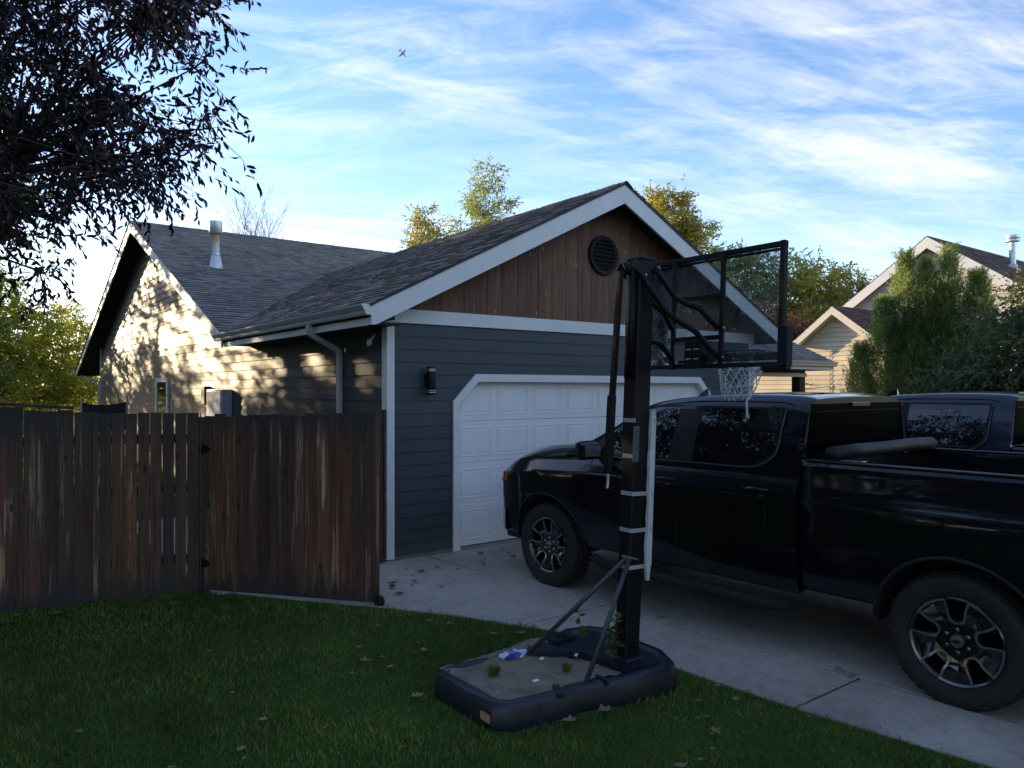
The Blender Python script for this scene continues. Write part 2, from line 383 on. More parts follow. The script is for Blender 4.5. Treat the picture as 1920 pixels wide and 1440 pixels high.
def tree(name, label, cat, base, top_z, blobs, nclump, leaves_per, lsize, lwidth, leafm, barkm, trunk_r=.12, clump_r=.45,
         limbs=10, group=None, droop=.3, fork=None, twigs=True, lean=(0,0), surf=.0, seed=1, trunk_top=None, leafname='crown', hero=False):
    rr = random.Random(seed); t = thing(name, label, cat, base, group)
    bx, by, bz = base
    tt = trunk_top or (top_z*.75)
    tr = MB(); m = 7; pts = []; rad = []
    for i in range(m+1):
        f = i/m; pts.append((bx+lean[0]*f+rr.uniform(-.05,.05)*f*2, by+lean[1]*f+rr.uniform(-.05,.05)*f*2, bz+(tt-bz)*f)); rad.append(trunk_r*(1-.75*f))
    tr.tube(pts, rad, 9)
    cl = []; wts = [b[3]*b[4]*b[5] for b in blobs]
    for _ in range(nclump):
        b = rr.choices(blobs, wts)[0]
        while True:
            x, y, z = rr.uniform(-1,1), rr.uniform(-1,1), rr.uniform(-1,1); q = x*x+y*y+z*z
            if q <= 1 and q > surf*rr.random(): break
        cl.append(Vector((b[0]+x*b[3], b[1]+y*b[4], b[2]+z*b[5])))
    br = MB()
    order = sorted(cl, key=lambda c: rr.random())
    main = []
    for c in order[:limbs]:
        f = min(.95, max(.25, (c.z-bz)/(tt-bz)*.72)); i = int(f*m); p = Vector(pts[i]); r0 = rad[i]*.55
        mid = p.lerp(c, .5)+Vector((rr.uniform(-.2,.2), rr.uniform(-.2,.2), rr.uniform(.0,.35)))*((c-p).length*.3)
        q1 = p.lerp(mid, .55)+Vector((0,0,.03)); br.tube([p, q1, mid, mid.lerp(c,.55), c], [r0, r0*.8, r0*.6, r0*.4, r0*.18], 6)
        main.append((p, mid, c, r0))
    for c in order[limbs:]:
        if not twigs: break
        best = min(main, key=lambda L: min((L[1]-c).length, (L[2]-c).length*1.05)); s = best[1] if (best[1]-c).length < (best[2]-c).length else best[1].lerp(best[2], .7)
        mid = s.lerp(c, .5)+Vector((rr.uniform(-.1,.1), rr.uniform(-.1,.1), rr.uniform(0,.2)))*(c-s).length*.5
        br.tube([s, mid, c], [best[3]*.3, best[3]*.2, best[3]*.06+.003], 4, caps=False)
    part('trunk', tr, barkm, t, smooth=True, fix=False)
    if len(br.v): part('branches', br, barkm, t, smooth=True, fix=False)
    # leaves: twigs inside clumps
    if leaves_per:
        K = len(cl); cc = np.array([tuple(c) for c in cl]); nt_ = max(1, leaves_per//8)
        reps = nt_
        tc = np.repeat(cc, reps, 0)+nrg.normal(0, clump_r*.5, (K*reps,3))*np.array([1,1,.8])
        td = tc-np.repeat(cc, reps, 0)+nrg.normal(0, .25*clump_r, (K*reps,3)); td[:,2] += -droop*.3*clump_r
        td /= np.linalg.norm(td, axis=1)[:,None]+1e-9
        tl = lsize*nrg.uniform(2.2, 4.2, len(tc))
        k = 8; fr = np.tile(np.linspace(-.5, .5, k), len(tc))
        P = np.repeat(tc, k, 0)+np.repeat(td*tl[:,None], k, 0)*fr[:,None]
        D = np.repeat(td, k, 0)
        v, f = leaves_np(P, D, lsize, lwidth, .6, droop, hexa=hero)
        npmesh(leafname, v, f, leafm, t, base)
        if hero:
            ctr = np.repeat(cc, reps, 0); A_1 = tc-td*tl[:,None]*.5; B_1 = tc+td*tl[:,None]*.5
            side = np.cross(td, nrg.normal(0, 1, td.shape)); side /= np.linalg.norm(side, axis=1)[:,None]+1e-9
            q1 = np.stack([A_1-side*.0025, A_1+side*.0025, B_1+side*.001, B_1-side*.001], 1).reshape(-1,3)
            q2 = np.stack([ctr-side*.005, ctr+side*.005, A_1+side*.0025, A_1-side*.0025], 1).reshape(-1,3)
            vv_ = np.concatenate([q1, q2]); npmesh('twigs', vv_, np.arange(len(vv_)).reshape(-1,4), barkm, t, base)
    return t

# ------------------------------------------------------------------ camera, world, sun
cam = bpy.data.cameras.new('camera'); camo = bpy.data.objects.new('camera', cam); C.objects.link(camo)
YAW = R(36.9); FPX = 1390.
cam.sensor_width = 36; cam.lens = 36*FPX/1920; cam.clip_end = 8000; cam.clip_start = .05
cam.shift_y = 8/1920
camo.location = (0, 0, 2.05); camo.rotation_euler = (R(90), 0, -YAW)
bpy.context.scene.camera = camo
SAZ = R(18.5); SEL = R(9.6)      # sun azimuth from +Y towards -X, elevation
sd = Vector((-math.sin(SAZ)*math.cos(SEL), math.cos(SAZ)*math.cos(SEL), math.sin(SEL)))
sl = bpy.data.lights.new('sun', 'SUN'); sl.energy = 2.7; sl.angle = R(.55); sl.color = (1, .77, .46)
so = bpy.data.objects.new('sun', sl); C.objects.link(so); so.rotation_euler = sd.to_track_quat('Z', 'Y').to_euler(); so.location = sd*60
w = bpy.data.worlds.new('World'); bpy.context.scene.world = w; w.use_nodes = True
nt = w.node_tree; bg = nt.nodes['Background']; bg.inputs[1].default_value = .15
sky = N(nt, 'ShaderNodeTexSky'); sky.sky_type = 'NISHITA'; sky.sun_disc = False
sky.sun_elevation = SEL; sky.sun_rotation = -SAZ; sky.air_density = 1.0; sky.dust_density = .35; sky.ozone_density = 1.6; sky.altitude = 1400
tc = N(nt, 'ShaderNodeTexCoord'); sp = N(nt, 'ShaderNodeSeparateXYZ'); lnk(nt, tc.outputs['Generated'], sp.inputs[0])
def vmath(op, a, b=None, **k):
    n = N(nt, 'ShaderNodeMath', operation=op)
    for i, x in enumerate((a, b)):
        if x is None: continue
        if isinstance(x, (int, float)): n.inputs[i].default_value = x
        else: lnk(nt, x, n.inputs[i])
    return n.outputs[0]
zz = vmath('ADD', vmath('MAXIMUM', sp.outputs[2], 0.0), .16)
cx = vmath('DIVIDE', sp.outputs[0], zz); cy = vmath('DIVIDE', sp.outputs[1], zz)
cb = N(nt, 'ShaderNodeCombineXYZ'); lnk(nt, cx, cb.inputs[0]); lnk(nt, cy, cb.inputs[1])
def cloud(rot, sx, sy, scale, detail, rough, lo, hi, dist=0., off=(0,0,0)):
    mp = N(nt, 'ShaderNodeMapping'); mp.vector_type = 'TEXTURE' if False else 'POINT'
    mp.inputs['Rotation'].default_value = (0,0,rot); mp.inputs['Location'].default_value = off
    m2 = N(nt, 'ShaderNodeMapping'); m2.inputs['Scale'].default_value = (sx, sy, 1)
    lnk(nt, cb.outputs[0], mp.inputs[0]); lnk(nt, mp.outputs[0], m2.inputs[0])
    n = N(nt, 'ShaderNodeTexNoise'); n.inputs['Scale'].default_value = scale; n.inputs['Detail'].default_value = detail
    n.inputs['Roughness'].default_value = rough; n.inputs['Distortion'].default_value = dist; lnk(nt, m2.outputs[0], n.inputs[0])
    return ramp(nt, n.outputs[0], [(lo, 0.), (hi, 1.)])
CL_ROT = R(12)
streak = cloud(CL_ROT, .50, 1.9, 1.05, 11, .62, .50, .74, .2, (3.1,1.7,0))
fine = cloud(CL_ROT+R(30), .9, 2.2, 3.0, 9, .68, .42, .72, .5, (0.4,5.2,0))
patch = cloud(R(-15), 1., 1., .50, 4, .5, .38, .58, .2, (1.3,.2,0))
cl = vmath('MULTIPLY', vmath('ADD', streak, vmath('MULTIPLY', fine, .45)), vmath('ADD', vmath('MULTIPLY', patch, .75), .30))
lowb = N(nt, 'ShaderNodeMapRange'); lnk(nt, sp.outputs[2], lowb.inputs[0]); lowb.inputs[1].default_value = .0; lowb.inputs[2].default_value = .22; lowb.inputs[3].default_value = .08; lowb.inputs[4].default_value = 0.
cl = vmath('MINIMUM', vmath('ADD', vmath('MULTIPLY', cl, 1.0), lowb.outputs[0]), .95)
hsv = N(nt, 'ShaderNodeHueSaturation'); hsv.inputs['Saturation'].default_value = 1.14; hsv.inputs['Value'].default_value = .95
lnk(nt, sky.outputs[0], hsv.inputs['Color'])
bwn = N(nt, 'ShaderNodeRGBToBW'); lnk(nt, sky.outputs[0], bwn.inputs[0])
lum = vmath('ADD', vmath('MULTIPLY', bwn.outputs[0], .72), 2.15)
cc = N(nt, 'ShaderNodeCombineColor')
for i, k in enumerate((.96, .97, 1.08)): lnk(nt, vmath('MULTIPLY', lum, k), cc.inputs[i])
skyc = mixc(nt, cl, mixc(nt, 1.0, hsv.outputs[0], (1.10,.96,1.02), 'MULTIPLY'), cc.outputs[0])
lnk(nt, skyc, bg.inputs[0])
sc = bpy.context.scene
sc.view_settings.view_transform = 'Standard'; sc.view_settings.look = 'None'; sc.view_settings.exposure = 1.42; sc.view_settings.gamma = 1
sc.render.resolution_x = 1024; sc.render.resolution_y = 768
sc.cycles.max_bounces = 6; sc.cycles.transparent_max_bounces = 8

# ------------------------------------------------------------------ ground
def inter(y, tab):
    for (a, xa), (b, xb) in zip(tab, tab[1:]):
        if min(a,b) <= y <= max(a,b): return xa+(xb-xa)*(y-a)/(b-a)
    return tab[0][1] if y > tab[0][0] else tab[-1][1]
EDGE = [(6.28,3.16),(6.0,3.34),(5.65,3.58),(5.35,3.74),(5.1,3.86),(4.8,4.02),(4.5,4.12),(4.0,4.19),(3.43,4.22),(2.8,4.28),(2.28,4.36),(1.645,4.475),(0,4.75),(-6,5.6)]
g = MB().add([(-600,-600,0),(600,-600,0),(600,900,0),(-600,900,0)], [(0,1,2,3)])
top(part('lawn', g, M['lawn'], fix=False), None, None, kind='structure')
# concrete drive: slabs with joints as real gaps on a darker bed
def slab(mb, poly, z0=-.05, z1=.014): mb.prism([(x,y,z0) for x,y in poly], (0,0,z1-z0))
JX = lambda y: 5.085+(4.594-5.085)*(y-2.685)/(7.651-2.685)     # long joint under the truck
bed = MB(); bed.add([(3.2,7.95,.006),(2.3,7.8,.006),(3.4,6.4,.006),(4.2,4.8,.006),(4.4,2.9,.006),(5.0,-1,.006),(5.9,-6,.006),(12.6,-6,.006),(11.6,7.95,.006)], [tuple(range(9))[::-1]])
bedo = part('driveway_bed', bed, M['jointdark'], fix=True); top(bedo, None, None, kind='structure')
gp = .010
dr = MB()
edge = [(x, y) for y, x in EDGE]
left = [(2.2,7.60),(2.62,7.0),(3.16,6.28)] + edge[1:]
def seg_left(y0, y1):
    return [p for p in left if y1 < p[1] < y0]
for (y0, y1, xa, xb) in ((7.60, 5.05, 2.2, 3.89), (5.05, 2.70, 3.89, 4.29), (2.70, .2, 4.29, 4.71), (.2, -2.4, 4.71, 5.1), (-2.4, -6, 5.1, 5.6)):
    slab(dr, [(xa, y0-gp)] + seg_left(y0, y1) + [(xb, y1+gp), (JX(y1)-gp, y1+gp), (JX(y0)-gp, y0-gp)])
slab(dr, [(2.05,7.61),(JX(7.61)-gp,7.61),(JX(7.9)-gp,7.853),(2.05,7.853)])
for (y0, y1) in ((7.853,5.05),(5.05,2.2),(2.2,-.7),(-.7,-3.4),(-3.4,-6)):
    xm = 8.3
    slab(dr, [(JX(y0)+gp, y0-gp), (JX(y1)+gp, y1+gp), (xm-gp, y1+gp), (xm-gp, y0-gp)])
    slab(dr, [(xm+gp, y0-gp), (xm+gp, y1+gp), (11.6, y1+gp), (11.3, y0-gp)])
top(part('driveway', dr, M['concrete'], bevel=.006), None, None, kind='structure')
sw = MB(); slab(sw, [(2.05,7.87),(4.0,7.87),(4.0,12.5),(2.05,12.5)]); top(part('side_path', sw, M['concrete']), None, None, kind='structure')

# ------------------------------------------------------------------ the house
X0, Y0 = 4.07, 7.858; WX1 = 11.125; RX = 7.6; WZ = 2.83
OVX, OVY = 3.66, 7.448
H = thing('house', 'slate blue house with attached garage, brown board gable and white trim', 'house', (X0, Y0, 0))
P2 = .155; V0 = 2.676-P2*30
def xz(poly, y=Y0, s=.012): return lap(poly, (0,y,0), (1,0,0), (0,0,1), (0,-1,0), P2, s, V0)
fw = join(xz([(4.13,.06),(4.97,.06),(4.97,WZ),(4.13,WZ)]),
          xz([(4.97,1.89),(5.304,2.23),(5.304,WZ),(4.97,WZ)]), xz([(5.304,2.23),(9.75,2.23),(9.75,WZ),(5.304,WZ)]),
          xz([(9.75,2.23),(10.09,1.89),(10.09,WZ),(9.75,WZ)]), xz([(10.09,.06),(11.08,.06),(11.08,WZ),(10.09,WZ)]))
part('front_wall', fw, M['siding'], H, fix=False)
# side wall + main gable wall (plane X0, facing -X)
def yz(poly, s=.020): return lap(poly, (X0,0,0), (0,1,0), (0,0,1), (-1,0,0), P2, s, V0)
def zf(y): return 2.99+.4125*(y-13.03)          # main roof top, front slope
RIDY = 21.2; RIDZ = zf(RIDY); REY, REZ = 32.0, 2.68
def zr(y): return RIDZ+(REZ-RIDZ)*(y-RIDY)/(REY-RIDY)
sw = join(yz([(7.87,.1),(29.3,.1),(29.3,2.80),(7.87,2.80)]), yz([(13.0,2.80),(29.3,2.80),(29.3,zr(29.3)-.1),(RIDY,RIDZ-.1),(13.0,2.87)]))
part('side_wall', sw, M['side_siding'], H, fix=False)
part('foundation', MB().box(4.085,7.875,-.1,4.95,12,.09).box(10.1,7.875,-.1,11.1,12,.09).box(4.085,12,-.1,4.4,29.2,.12), M['found'], H)
part('right_wall', join(lap([(7.87,.06),(13.0,.06),(13.0,2.85),(7.87,2.85)], (WX1,0,0),(0,1,0),(0,0,1),(1,0,0),P2,.012,V0),
     lap([(WX1,.06),(11.7,.06),(11.7,2.9),(WX1,2.9)], (0,13.6,0),(1,0,0),(0,0,1),(0,-1,0),P2,.012,V0)), M['siding'], H, fix=False)
part('back_wall', MB().box(4.1,29.25,0,11.7,29.35,3.2), M['siding'], H)
# gable boards
gb = MB(); x = 4.2; 
def zg(x): return 2.985+.504*(min(x, 2*RX-x)-OVX)          # garage roof top at the rake
while x < 11.0:
    wv = .118+rng.uniform(-.012,.012); x1 = min(x+wv, 11.0); o = rng.choice((0,.004))
    a, b = zg(x)-.13, zg(x1)-.13
    pts = [(x,Y0+.002,2.98),(x1-.004,Y0+.002,2.98),(x1-.004,Y0+.002,max(b,2.99)),(x,Y0+.002,max(a,2.99))]
    if x < RX < x1: pts.insert(3, (RX,Y0+.002,zg(RX)-.13))
    gb.prism(pts, (0,-.016-o,0)); x = x1
part('gable_boards', gb, M['brownboard'], H)
part('gable_backing', MB().prism([(4.1,Y0+.02,2.8),(11.1,Y0+.02,2.8),(RX,Y0+.02,4.85)], (0,.05,0)), M['dark'], H)
# frieze and corner trims
part('frieze_board', MB().box(4.02,Y0-.034,2.828,WX1+.05,Y0+.02,2.995), M['trim'], H, bevel=.003)
part('corner_trim', MB().box(4.045,Y0-.03,.03,4.145,Y0+.02,2.826).box(4.043,Y0-.027,.03,4.068,Y0+.10,2.80), M['trim'], H, bevel=.003)
part('corner_trim', MB().box(11.04,Y0-.03,.03,11.145,Y0+.02,2.826), M['trim'], H, bevel=.003)
# garage roof
dk = MB()
for s in (-1, 1):
    xe = RX+s*(RX-OVX); t = .14
    dk.loft([[(xe,ya_,2.975-.03),(RX,yb_,zg(RX)-.03),(RX,yb_,zg(RX)-t),(xe,ya_,2.975-t)] for ya_, yb_ in ((OVY+.03,OVY+.03),(13.02,17.95))])
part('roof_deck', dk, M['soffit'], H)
nl = Vector((-.504,0,1)).normalized(); ul = Vector((1,0,.504)).normalized(); slen = (RX-OVX)/ul.x
garL = lap([(7.43,-.03),(13.0,-.03),(18.0,slen+.01),(7.43,slen+.01)], (OVX,0,2.985),(0,1,0),ul,nl,.143,.013,-.03,seg=(.11,.28))
nr_ = Vector((.504,0,1)).normalized(); ur = Vector((-1,0,.504)).normalized()
garR = lap([(7.43,-.03),(13.0,-.03),(18.0,slen+.01),(7.43,slen+.01)], (2*RX-OVX,0,2.985),(0,1,0),ur,nr_,.143,.013,-.03,seg=(.3,.6))
gr_ = part('roof', join(garL, garR), M['shingle'], H, fix=False)
cap = MB(); y = 7.42
while y < 18:
    z = zg(RX); cap.add([(RX-.14,y,z-.066),(RX,y-.01,z+.022),(RX+.14,y,z-.066),(RX-.14,y+.2,z-.07),(RX,y+.2,z+.008),(RX+.14,y+.2,z-.07),(RX-.14,y,z-.075),(RX,y-.01,z+.006),(RX+.14,y,z-.075)], [(0,1,4,3),(1,2,5,4),(6,7,1,0),(7,8,2,1)]); y += .143
part('ridge_cap', cap, M['shingle'], gr_, fix=False)
# garage rake fascia
fa = MB()
for s in (-1, 1):
    xe = RX+s*(RX-OVX)
    fa.prism([(xe,OVY,2.965),(RX,OVY,zg(RX)-.035),(RX,OVY,zg(RX)-.295),(xe+(-s)*.06,OVY,2.755),(xe,OVY,2.755)], (0,.035,0))
part('rake_fascia', fa, M['trim'], H, bevel=.002)
de = MB()
for s in (-1, 1):
    xe = RX+s*(RX-OVX+.02)
    de.prism([(xe,OVY-.012,2.985),(RX,OVY-.012,zg(RX)+.004),(RX,OVY-.012,zg(RX)-.034),(xe,OVY-.012,2.950)], (0,.03,0))
part('drip_edge', de, simple('dark_brown_drip_edge', (.035,.022,.018), .6), H)
# eave fascia, soffit and gutter on the left
part('eave_fascia', MB().box(OVX,OVY+.036,2.752,OVX+.03,13.15,2.965), M['trim'], H, bevel=.002)
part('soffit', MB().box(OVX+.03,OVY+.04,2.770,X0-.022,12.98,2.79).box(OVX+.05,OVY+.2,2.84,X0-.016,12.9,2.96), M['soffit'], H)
def gutter(parent, y0, y1, x, z, s=-1):
    prof = [(0,0),(0,-.115),(.065,-.115),(.075,-.09),(.075,-.075),(.105,-.035),(.118,-.012),(.118,0),(.10,0),(.10,-.01),(.09,-.03),(.06,-.075),(.055,-.105),(.012,-.105),(.012,0)]
    m = MB(); m.loft([[(x+s*a, yy, z+b) for a, b in prof] for yy in (y0, y1)])
    m.prism([(x+s*a, y0, z+b) for a, b in prof[:8]], (0,.003,0)); return part('gutter', m, M['gutter'], parent)
gt = gutter(H, OVY+.005, 13.42, OVX, 2.975)
part('gutter_end_cap', MB().prism([(OVX-a, OVY-.001, 2.975+b) for a, b in [(0,0),(0,-.115),(.065,-.115),(.075,-.09),(.075,-.075),(.105,-.035),(.118,-.012),(.118,0)]], (0,.006,0)), M['trim'], gt)
ds = MB()
def rect_tube(mb, pts, w, h):
    pts = [Vector(p) for p in pts]; rings = []
    for i, p in enumerate(pts):
        d = (pts[min(i+1,len(pts)-1)]-pts[max(i-1,0)]).normalized(); s = Vector((0,1,0)); u = d.cross(s).normalized()
        rings.append([p+s*w+u*h, p-s*w+u*h, p-s*w-u*h, p+s*w-u*h])
    mb.loft(rings)
rect_tube(ds, [(OVX-.06,9.1,2.87),(OVX-.06,9.1,2.79),(OVX-.04,9.1,2.74),(OVX+.02,9.1,2.70),(X0-.14,9.1,2.58),(X0-.08,9.1,2.54),(X0-.06,9.1,2.48),(X0-.06,9.1,2.3),(X0-.06,9.1,.15),(X0-.12,9.1,.08)], .042, .03)
part('downspout', ds, M['gutter'], H, bevel=.008)
# main roof
RKX = 3.60; MX1 = 11.9
part('main_roof_deck', MB().prism([(RKX+.03,13.03,2.95),(RKX+.03,RIDY,RIDZ-.03),(RKX+.03,RIDY,RIDZ-.17),(RKX+.03,13.03,2.81)], (MX1-RKX-.06,0,0))
     .prism([(RKX+.03,RIDY,RIDZ-.03),(RKX+.03,REY,REZ-.03),(RKX+.03,REY,REZ-.17),(RKX+.03,RIDY,RIDZ-.17)], (MX1-RKX-.06,0,0)), M['soffit'], H)
nf = Vector((0,-.4125,1)).normalized(); uf = Vector((0,1,.4125)).normalized(); fl = (RIDY-13.03)/uf.y
mainF = lap([(RKX-.02,-.03),(MX1,-.03),(MX1,fl),(RKX-.02,fl)], (0,13.03,2.99),(1,0,0),uf,nf,.143,.014,-.03,seg=(.11,.28))
kr = (RIDZ-REZ)/(REY-RIDY); nb = Vector((0,kr,1)).normalized(); ub = Vector((0,-1,kr)).normalized(); bl = (REY-RIDY)/abs(ub.y)
mainB = lap([(RKX-.02,-.03),(MX1,-.03),(MX1,bl),(RKX-.02,bl)], (0,REY,REZ),(1,0,0),ub,nb,.143,.014,-.03,seg=(.5,1.))
mr = part('main_roof', join(mainF, mainB), M['shingle'], H, fix=False)
cap = MB(); x = RKX-.02
while x < MX1:
    z = RIDZ; cap.add([(x,RIDY-.15,z-.056),(x-.01,RIDY,z+.024),(x,RIDY+.15,z-.052),(x+.2,RIDY-.15,z-.062),(x+.2,RIDY,z+.008),(x+.2,RIDY+.15,z-.058)], [(0,1,4,3),(1,2,5,4)]); x += .143
part('ridge_cap', cap, M['shingle'], mr, fix=False)
mf = MB()
mf.prism([(RKX,13.0,2.955),(RKX,RIDY,RIDZ-.035),(RKX,RIDY,RIDZ-.27),(RKX,13.0,2.74)], (.032,0,0))
part('main_rake_fascia', mf, M['trim'], H, bevel=.002)
mf = MB().prism([(RKX,RIDY,RIDZ-.035),(RKX,REY,REZ-.03),(RKX,REY,REZ-.22),(RKX,RIDY,RIDZ-.27)], (.032,0,0))
part('main_rake_fascia', mf, M['trim'], H, bevel=.002)
part('rear_gutter', MB().box(RKX-.06,REY-.02,REZ-.14,6,REY+.1,REZ-.02), M['gutter'], H, bevel=.01)
part('rear_downspout', MB().tube([(3.8,REY+.02,REZ-.15),(3.85,29.6,2.35),(4.02,29.36,2.1),(4.02,29.36,.1)], .045, 8), M['gutter'], H)
part('rear_corner_trim', MB().box(4.04,29.24,.1,4.09,29.36,zr(29.3)-.16), M['trim'], H)
# roof flue: cap, pipe, boot
vy, vx = 17.4, 4.70; vz = zf(vy)
fl_ = MB(); fl_.lathe([(.085,-.05),(.085,.98)], (vx,vy,vz), n=20)
rust, ntr, b = newmat('rust_streaked_flue_pipe'); b.inputs['Metallic'].default_value = .6; b.inputs['Roughness'].default_value = .5
tcc = N(ntr, 'ShaderNodeTexCoord'); spp = N(ntr, 'ShaderNodeSeparateXYZ'); lnk(ntr, tcc.outputs['Object'], spp.inputs[0]); nn = noise(ntr, 9, 4)
aa = N(ntr, 'ShaderNodeMath', operation='MULTIPLY_ADD'); lnk(ntr, nn.outputs[0], aa.inputs[0]); aa.inputs[1].default_value = .35; lnk(ntr, spp.outputs[2], aa.inputs[2])
lnk(ntr, ramp(ntr, aa.outputs[0], [(0.0,(.5,.52,.53)),(1.,(.5,.52,.53))]), b.inputs['Base Color'])
mrr = N(ntr, 'ShaderNodeMapRange'); mrr.inputs[1].default_value = vz+.55; mrr.inputs[2].default_value = vz+1.05; lnk(ntr, aa.outputs[0], mrr.inputs[0])
lnk(ntr, ramp(ntr, mrr.outputs[0], [(0,(.5,.52,.53)),(.35,(.42,.40,.36)),(.55,(.42,.22,.07)),(.8,(.25,.15,.09)),(1.,(.3,.28,.26))]), b.inputs['Base Color'])
fp = part('roof_flue', fl_, rust, H, smooth=False, auto=40)
part('flue_cap', MB().lathe([(.09,.72),(.13,.74),(.142,.76),(.142,1.02),(.125,1.025)], (vx,vy,vz), n=24), M['galv'], fp, auto=40)
part('flue_boot', MB().lathe([(.17,-.10),(.14,.06),(.10,.24),(.09,.26)], (vx,vy,vz), n=20).lathe([(.105,.265),(.105,.295)], (vx,vy,vz), n=20)
     .obox((vx,vy,vz+.0), (1,0,0), uf, nf, .22, .19, .006), M['galv'], fp, auto=40)
# gable vent
gv = MB(); gx, gz, gr0 = 7.54, 3.98, .29
gv.lathe([(gr0-.07,-.0),(gr0-.07,.03),(gr0-.045,.045),(gr0-.01,.045),(gr0,.03),(gr0,0)], (gx,Y0-.018,gz), (0,-1,0), 40, closed=True)
v_ = part('gable_vent', gv, M['blackm'], H, auto=35)
sl_ = MB(); r0 = gr0-.065
for k in range(-3, 4):
    z = k*.060; hw = math.sqrt(max(0, r0*r0-z*z))-.004
    sl_.prism([(gx-hw,Y0-.020,gz+z+.022),(gx-hw,Y0-.055,gz+z-.010),(gx-hw,Y0-.055,gz+z-.018),(gx-hw,Y0-.018,gz+z+.012)], (2*hw,0,0))
part('louver', sl_, M['blackm'], v_)
part('vent_back', MB().lathe([(r0,0),(r0,.004)], (gx,Y0-.018,gz), (0,-1,0), 40), M['dark'], v_)
# garage door
DX0, DX1, DZ = 5.069, 9.95, 2.13; KN = .34
tr = MB(); w_ = .095; yo = Y0-.032
outer = [(4.966,.0),(4.966,1.89),(5.304,2.231),(9.72,2.231),(10.055,1.89),(10.055,.0)]
inner = [(5.063,.0),(5.063,1.85),(5.345,2.132),(9.68,2.132),(9.955,1.85),(9.955,.0)]
for i in range(5):
    a, b2, c, d = outer[i], outer[i+1], inner[i+1], inner[i]
    tr.prism([(a[0],yo,a[1]),(b2[0],yo,b2[1]),(c[0],yo,c[1]),(d[0],yo,d[1])], (0,.06,0))
part('garage_door_trim', tr, M['trim'], H, bevel=.002)
jb = MB().box(5.03,Y0+.028,0,5.063,Y0+.18,2.2).box(9.955,Y0+.028,0,9.99,Y0+.18,2.2).box(5.03,Y0+.028,2.132,9.99,Y0+.18,2.2)
jb.prism([(5.03,Y0+.028,1.85),(5.063,Y0+.028,1.85),(5.345,Y0+.028,2.132),(5.345,Y0+.028,2.2),(5.03,Y0+.028,2.2)], (0,.05,0))
jb.prism([(9.99,Y0+.028,1.85),(9.955,Y0+.028,1.85),(9.68,Y0+.028,2.132),(9.68,Y0+.028,2.2),(9.99,Y0+.028,2.2)], (0,.05,0))
part('door_jamb', jb, M['trim'], H)
GD = None
door = MB()
yd = Y0+.09; secH = .532
doorm = simple('white_garage_door_paint', (.80,.81,.81), .42, var=.05, scale=2, bs=.25, bscale=70, bdist=.001, mapscale=(1,1,.3))
secs = []
for r_ in range(4):
    s_ = MB(); z0 = .035+r_*secH; z1 = z0+secH-.006
    s_.box(DX0-.03, yd, z0, DX1+.03, yd+.04, z1)
    sec = part('door_section', s_, doorm, H, bevel=.004)
    pn = MB()
    for c_ in range(8):
        px0 = DX0+.045+c_*.602; px1 = px0+.525; pz0 = z0+.075; pz1 = z1-.075; t = .016
        for (d0, d1, y0_, y1_) in ((0, t, 0, .006), (.032, .044, 0, .0035)):
            # stepped frame: two thin raised mouldings
            a0, a1, b0, b1 = px0+d0, px1-d0, pz0+d0, pz1-d0; e = d1-d0
            for q in ((a0,b0,a1,b0+e),(a0,b1-e,a1,b1),(a0,b0+e,a0+e,b1-e),(a1-e,b0+e,a1,b1-e)):
                pn.box(q[0], yd-y1_, q[1], q[2], yd+.002, q[3])
        pn.box(px0+.05, yd-.0055, pz0+.05, px1-.05, yd+.002, pz1-.05)
    part('raised_panels', pn, doorm, sec, bevel=.004)
part('door_bottom_seal', MB().box(DX0-.03,yd-.005,.0,DX1+.03,yd+.04,.034), M['blackm'], H)
part('garage_sill', MB().box(DX0-.1,Y0-.03,-.02,DX1+.1,yd+.1,.026), M['found'], H, bevel=.004)
part('door_latch', MB().box(5.078,yd-.03,1.545,5.095,yd,1.60), M['black'], H)
# wall lamp by the door
wl = MB(); lx, ly = 4.60, Y0-.10
wl.lathe([(.052,-.17),(.055,-.165),(.055,.165),(.052,.17)], (lx,ly,2.14), n=20)
lamp = part('wall_lamp', wl, M['black'], H, auto=40)
for h0 in (.115,.135,-.145,-.122): part('lamp_band', MB().lathe([(.058,h0),(.058,h0+.01)], (lx,ly,2.14), n=20), M['galv'], lamp, auto=40)
part('lamp_bracket', MB().box(lx-.04,Y0-.06,2.06,lx+.04,Y0-.012,2.22), M['black'], lamp, bevel=.004)
# side wall fittings: utility cabinet, black vent, narrow window
uc = part('utility_cabinet', MB().box(X0-.20,13.95,1.35,X0-.012,14.95,2.03), simple('pale_grey_enamel', (.42,.47,.52), .4), H, bevel=.01)
part('cabinet_door', MB().box(X0-.215,13.98,1.38,X0-.20,14.43,2.0).box(X0-.215,14.45,1.38,X0-.20,14.92,2.0), simple('pale_grey_enamel_door', (.45,.50,.55), .35), uc, bevel=.006)
bl_ = part('meter_box', MB().box(X0-.14,15.35,1.72,X0-.012,15.62,2.09), M['black'], H, bevel=.012)
part('conduit', MB().tube([(X0-.07,14.75,1.93),(X0-.07,15.35,1.93)], .02, 8), M['black'], bl_)
wn = part('side_window', MB().box(X0-.05,19.0,1.1,X0-.012,19.12,2.3).box(X0-.05,20.2,1.1,X0-.012,20.32,2.3).box(X0-.05,19.12,2.2,X0-.012,20.2,2.3).box(X0-.05,19.12,1.1,X0-.012,20.2,1.2), M['trim'], H)
glass = simple('dark_window_glass', (.02,.025,.03), .05, var=0)
part('window_pane', MB().box(X0-.03,19.12,1.2,X0-.02,20.2,2.2), glass, wn)
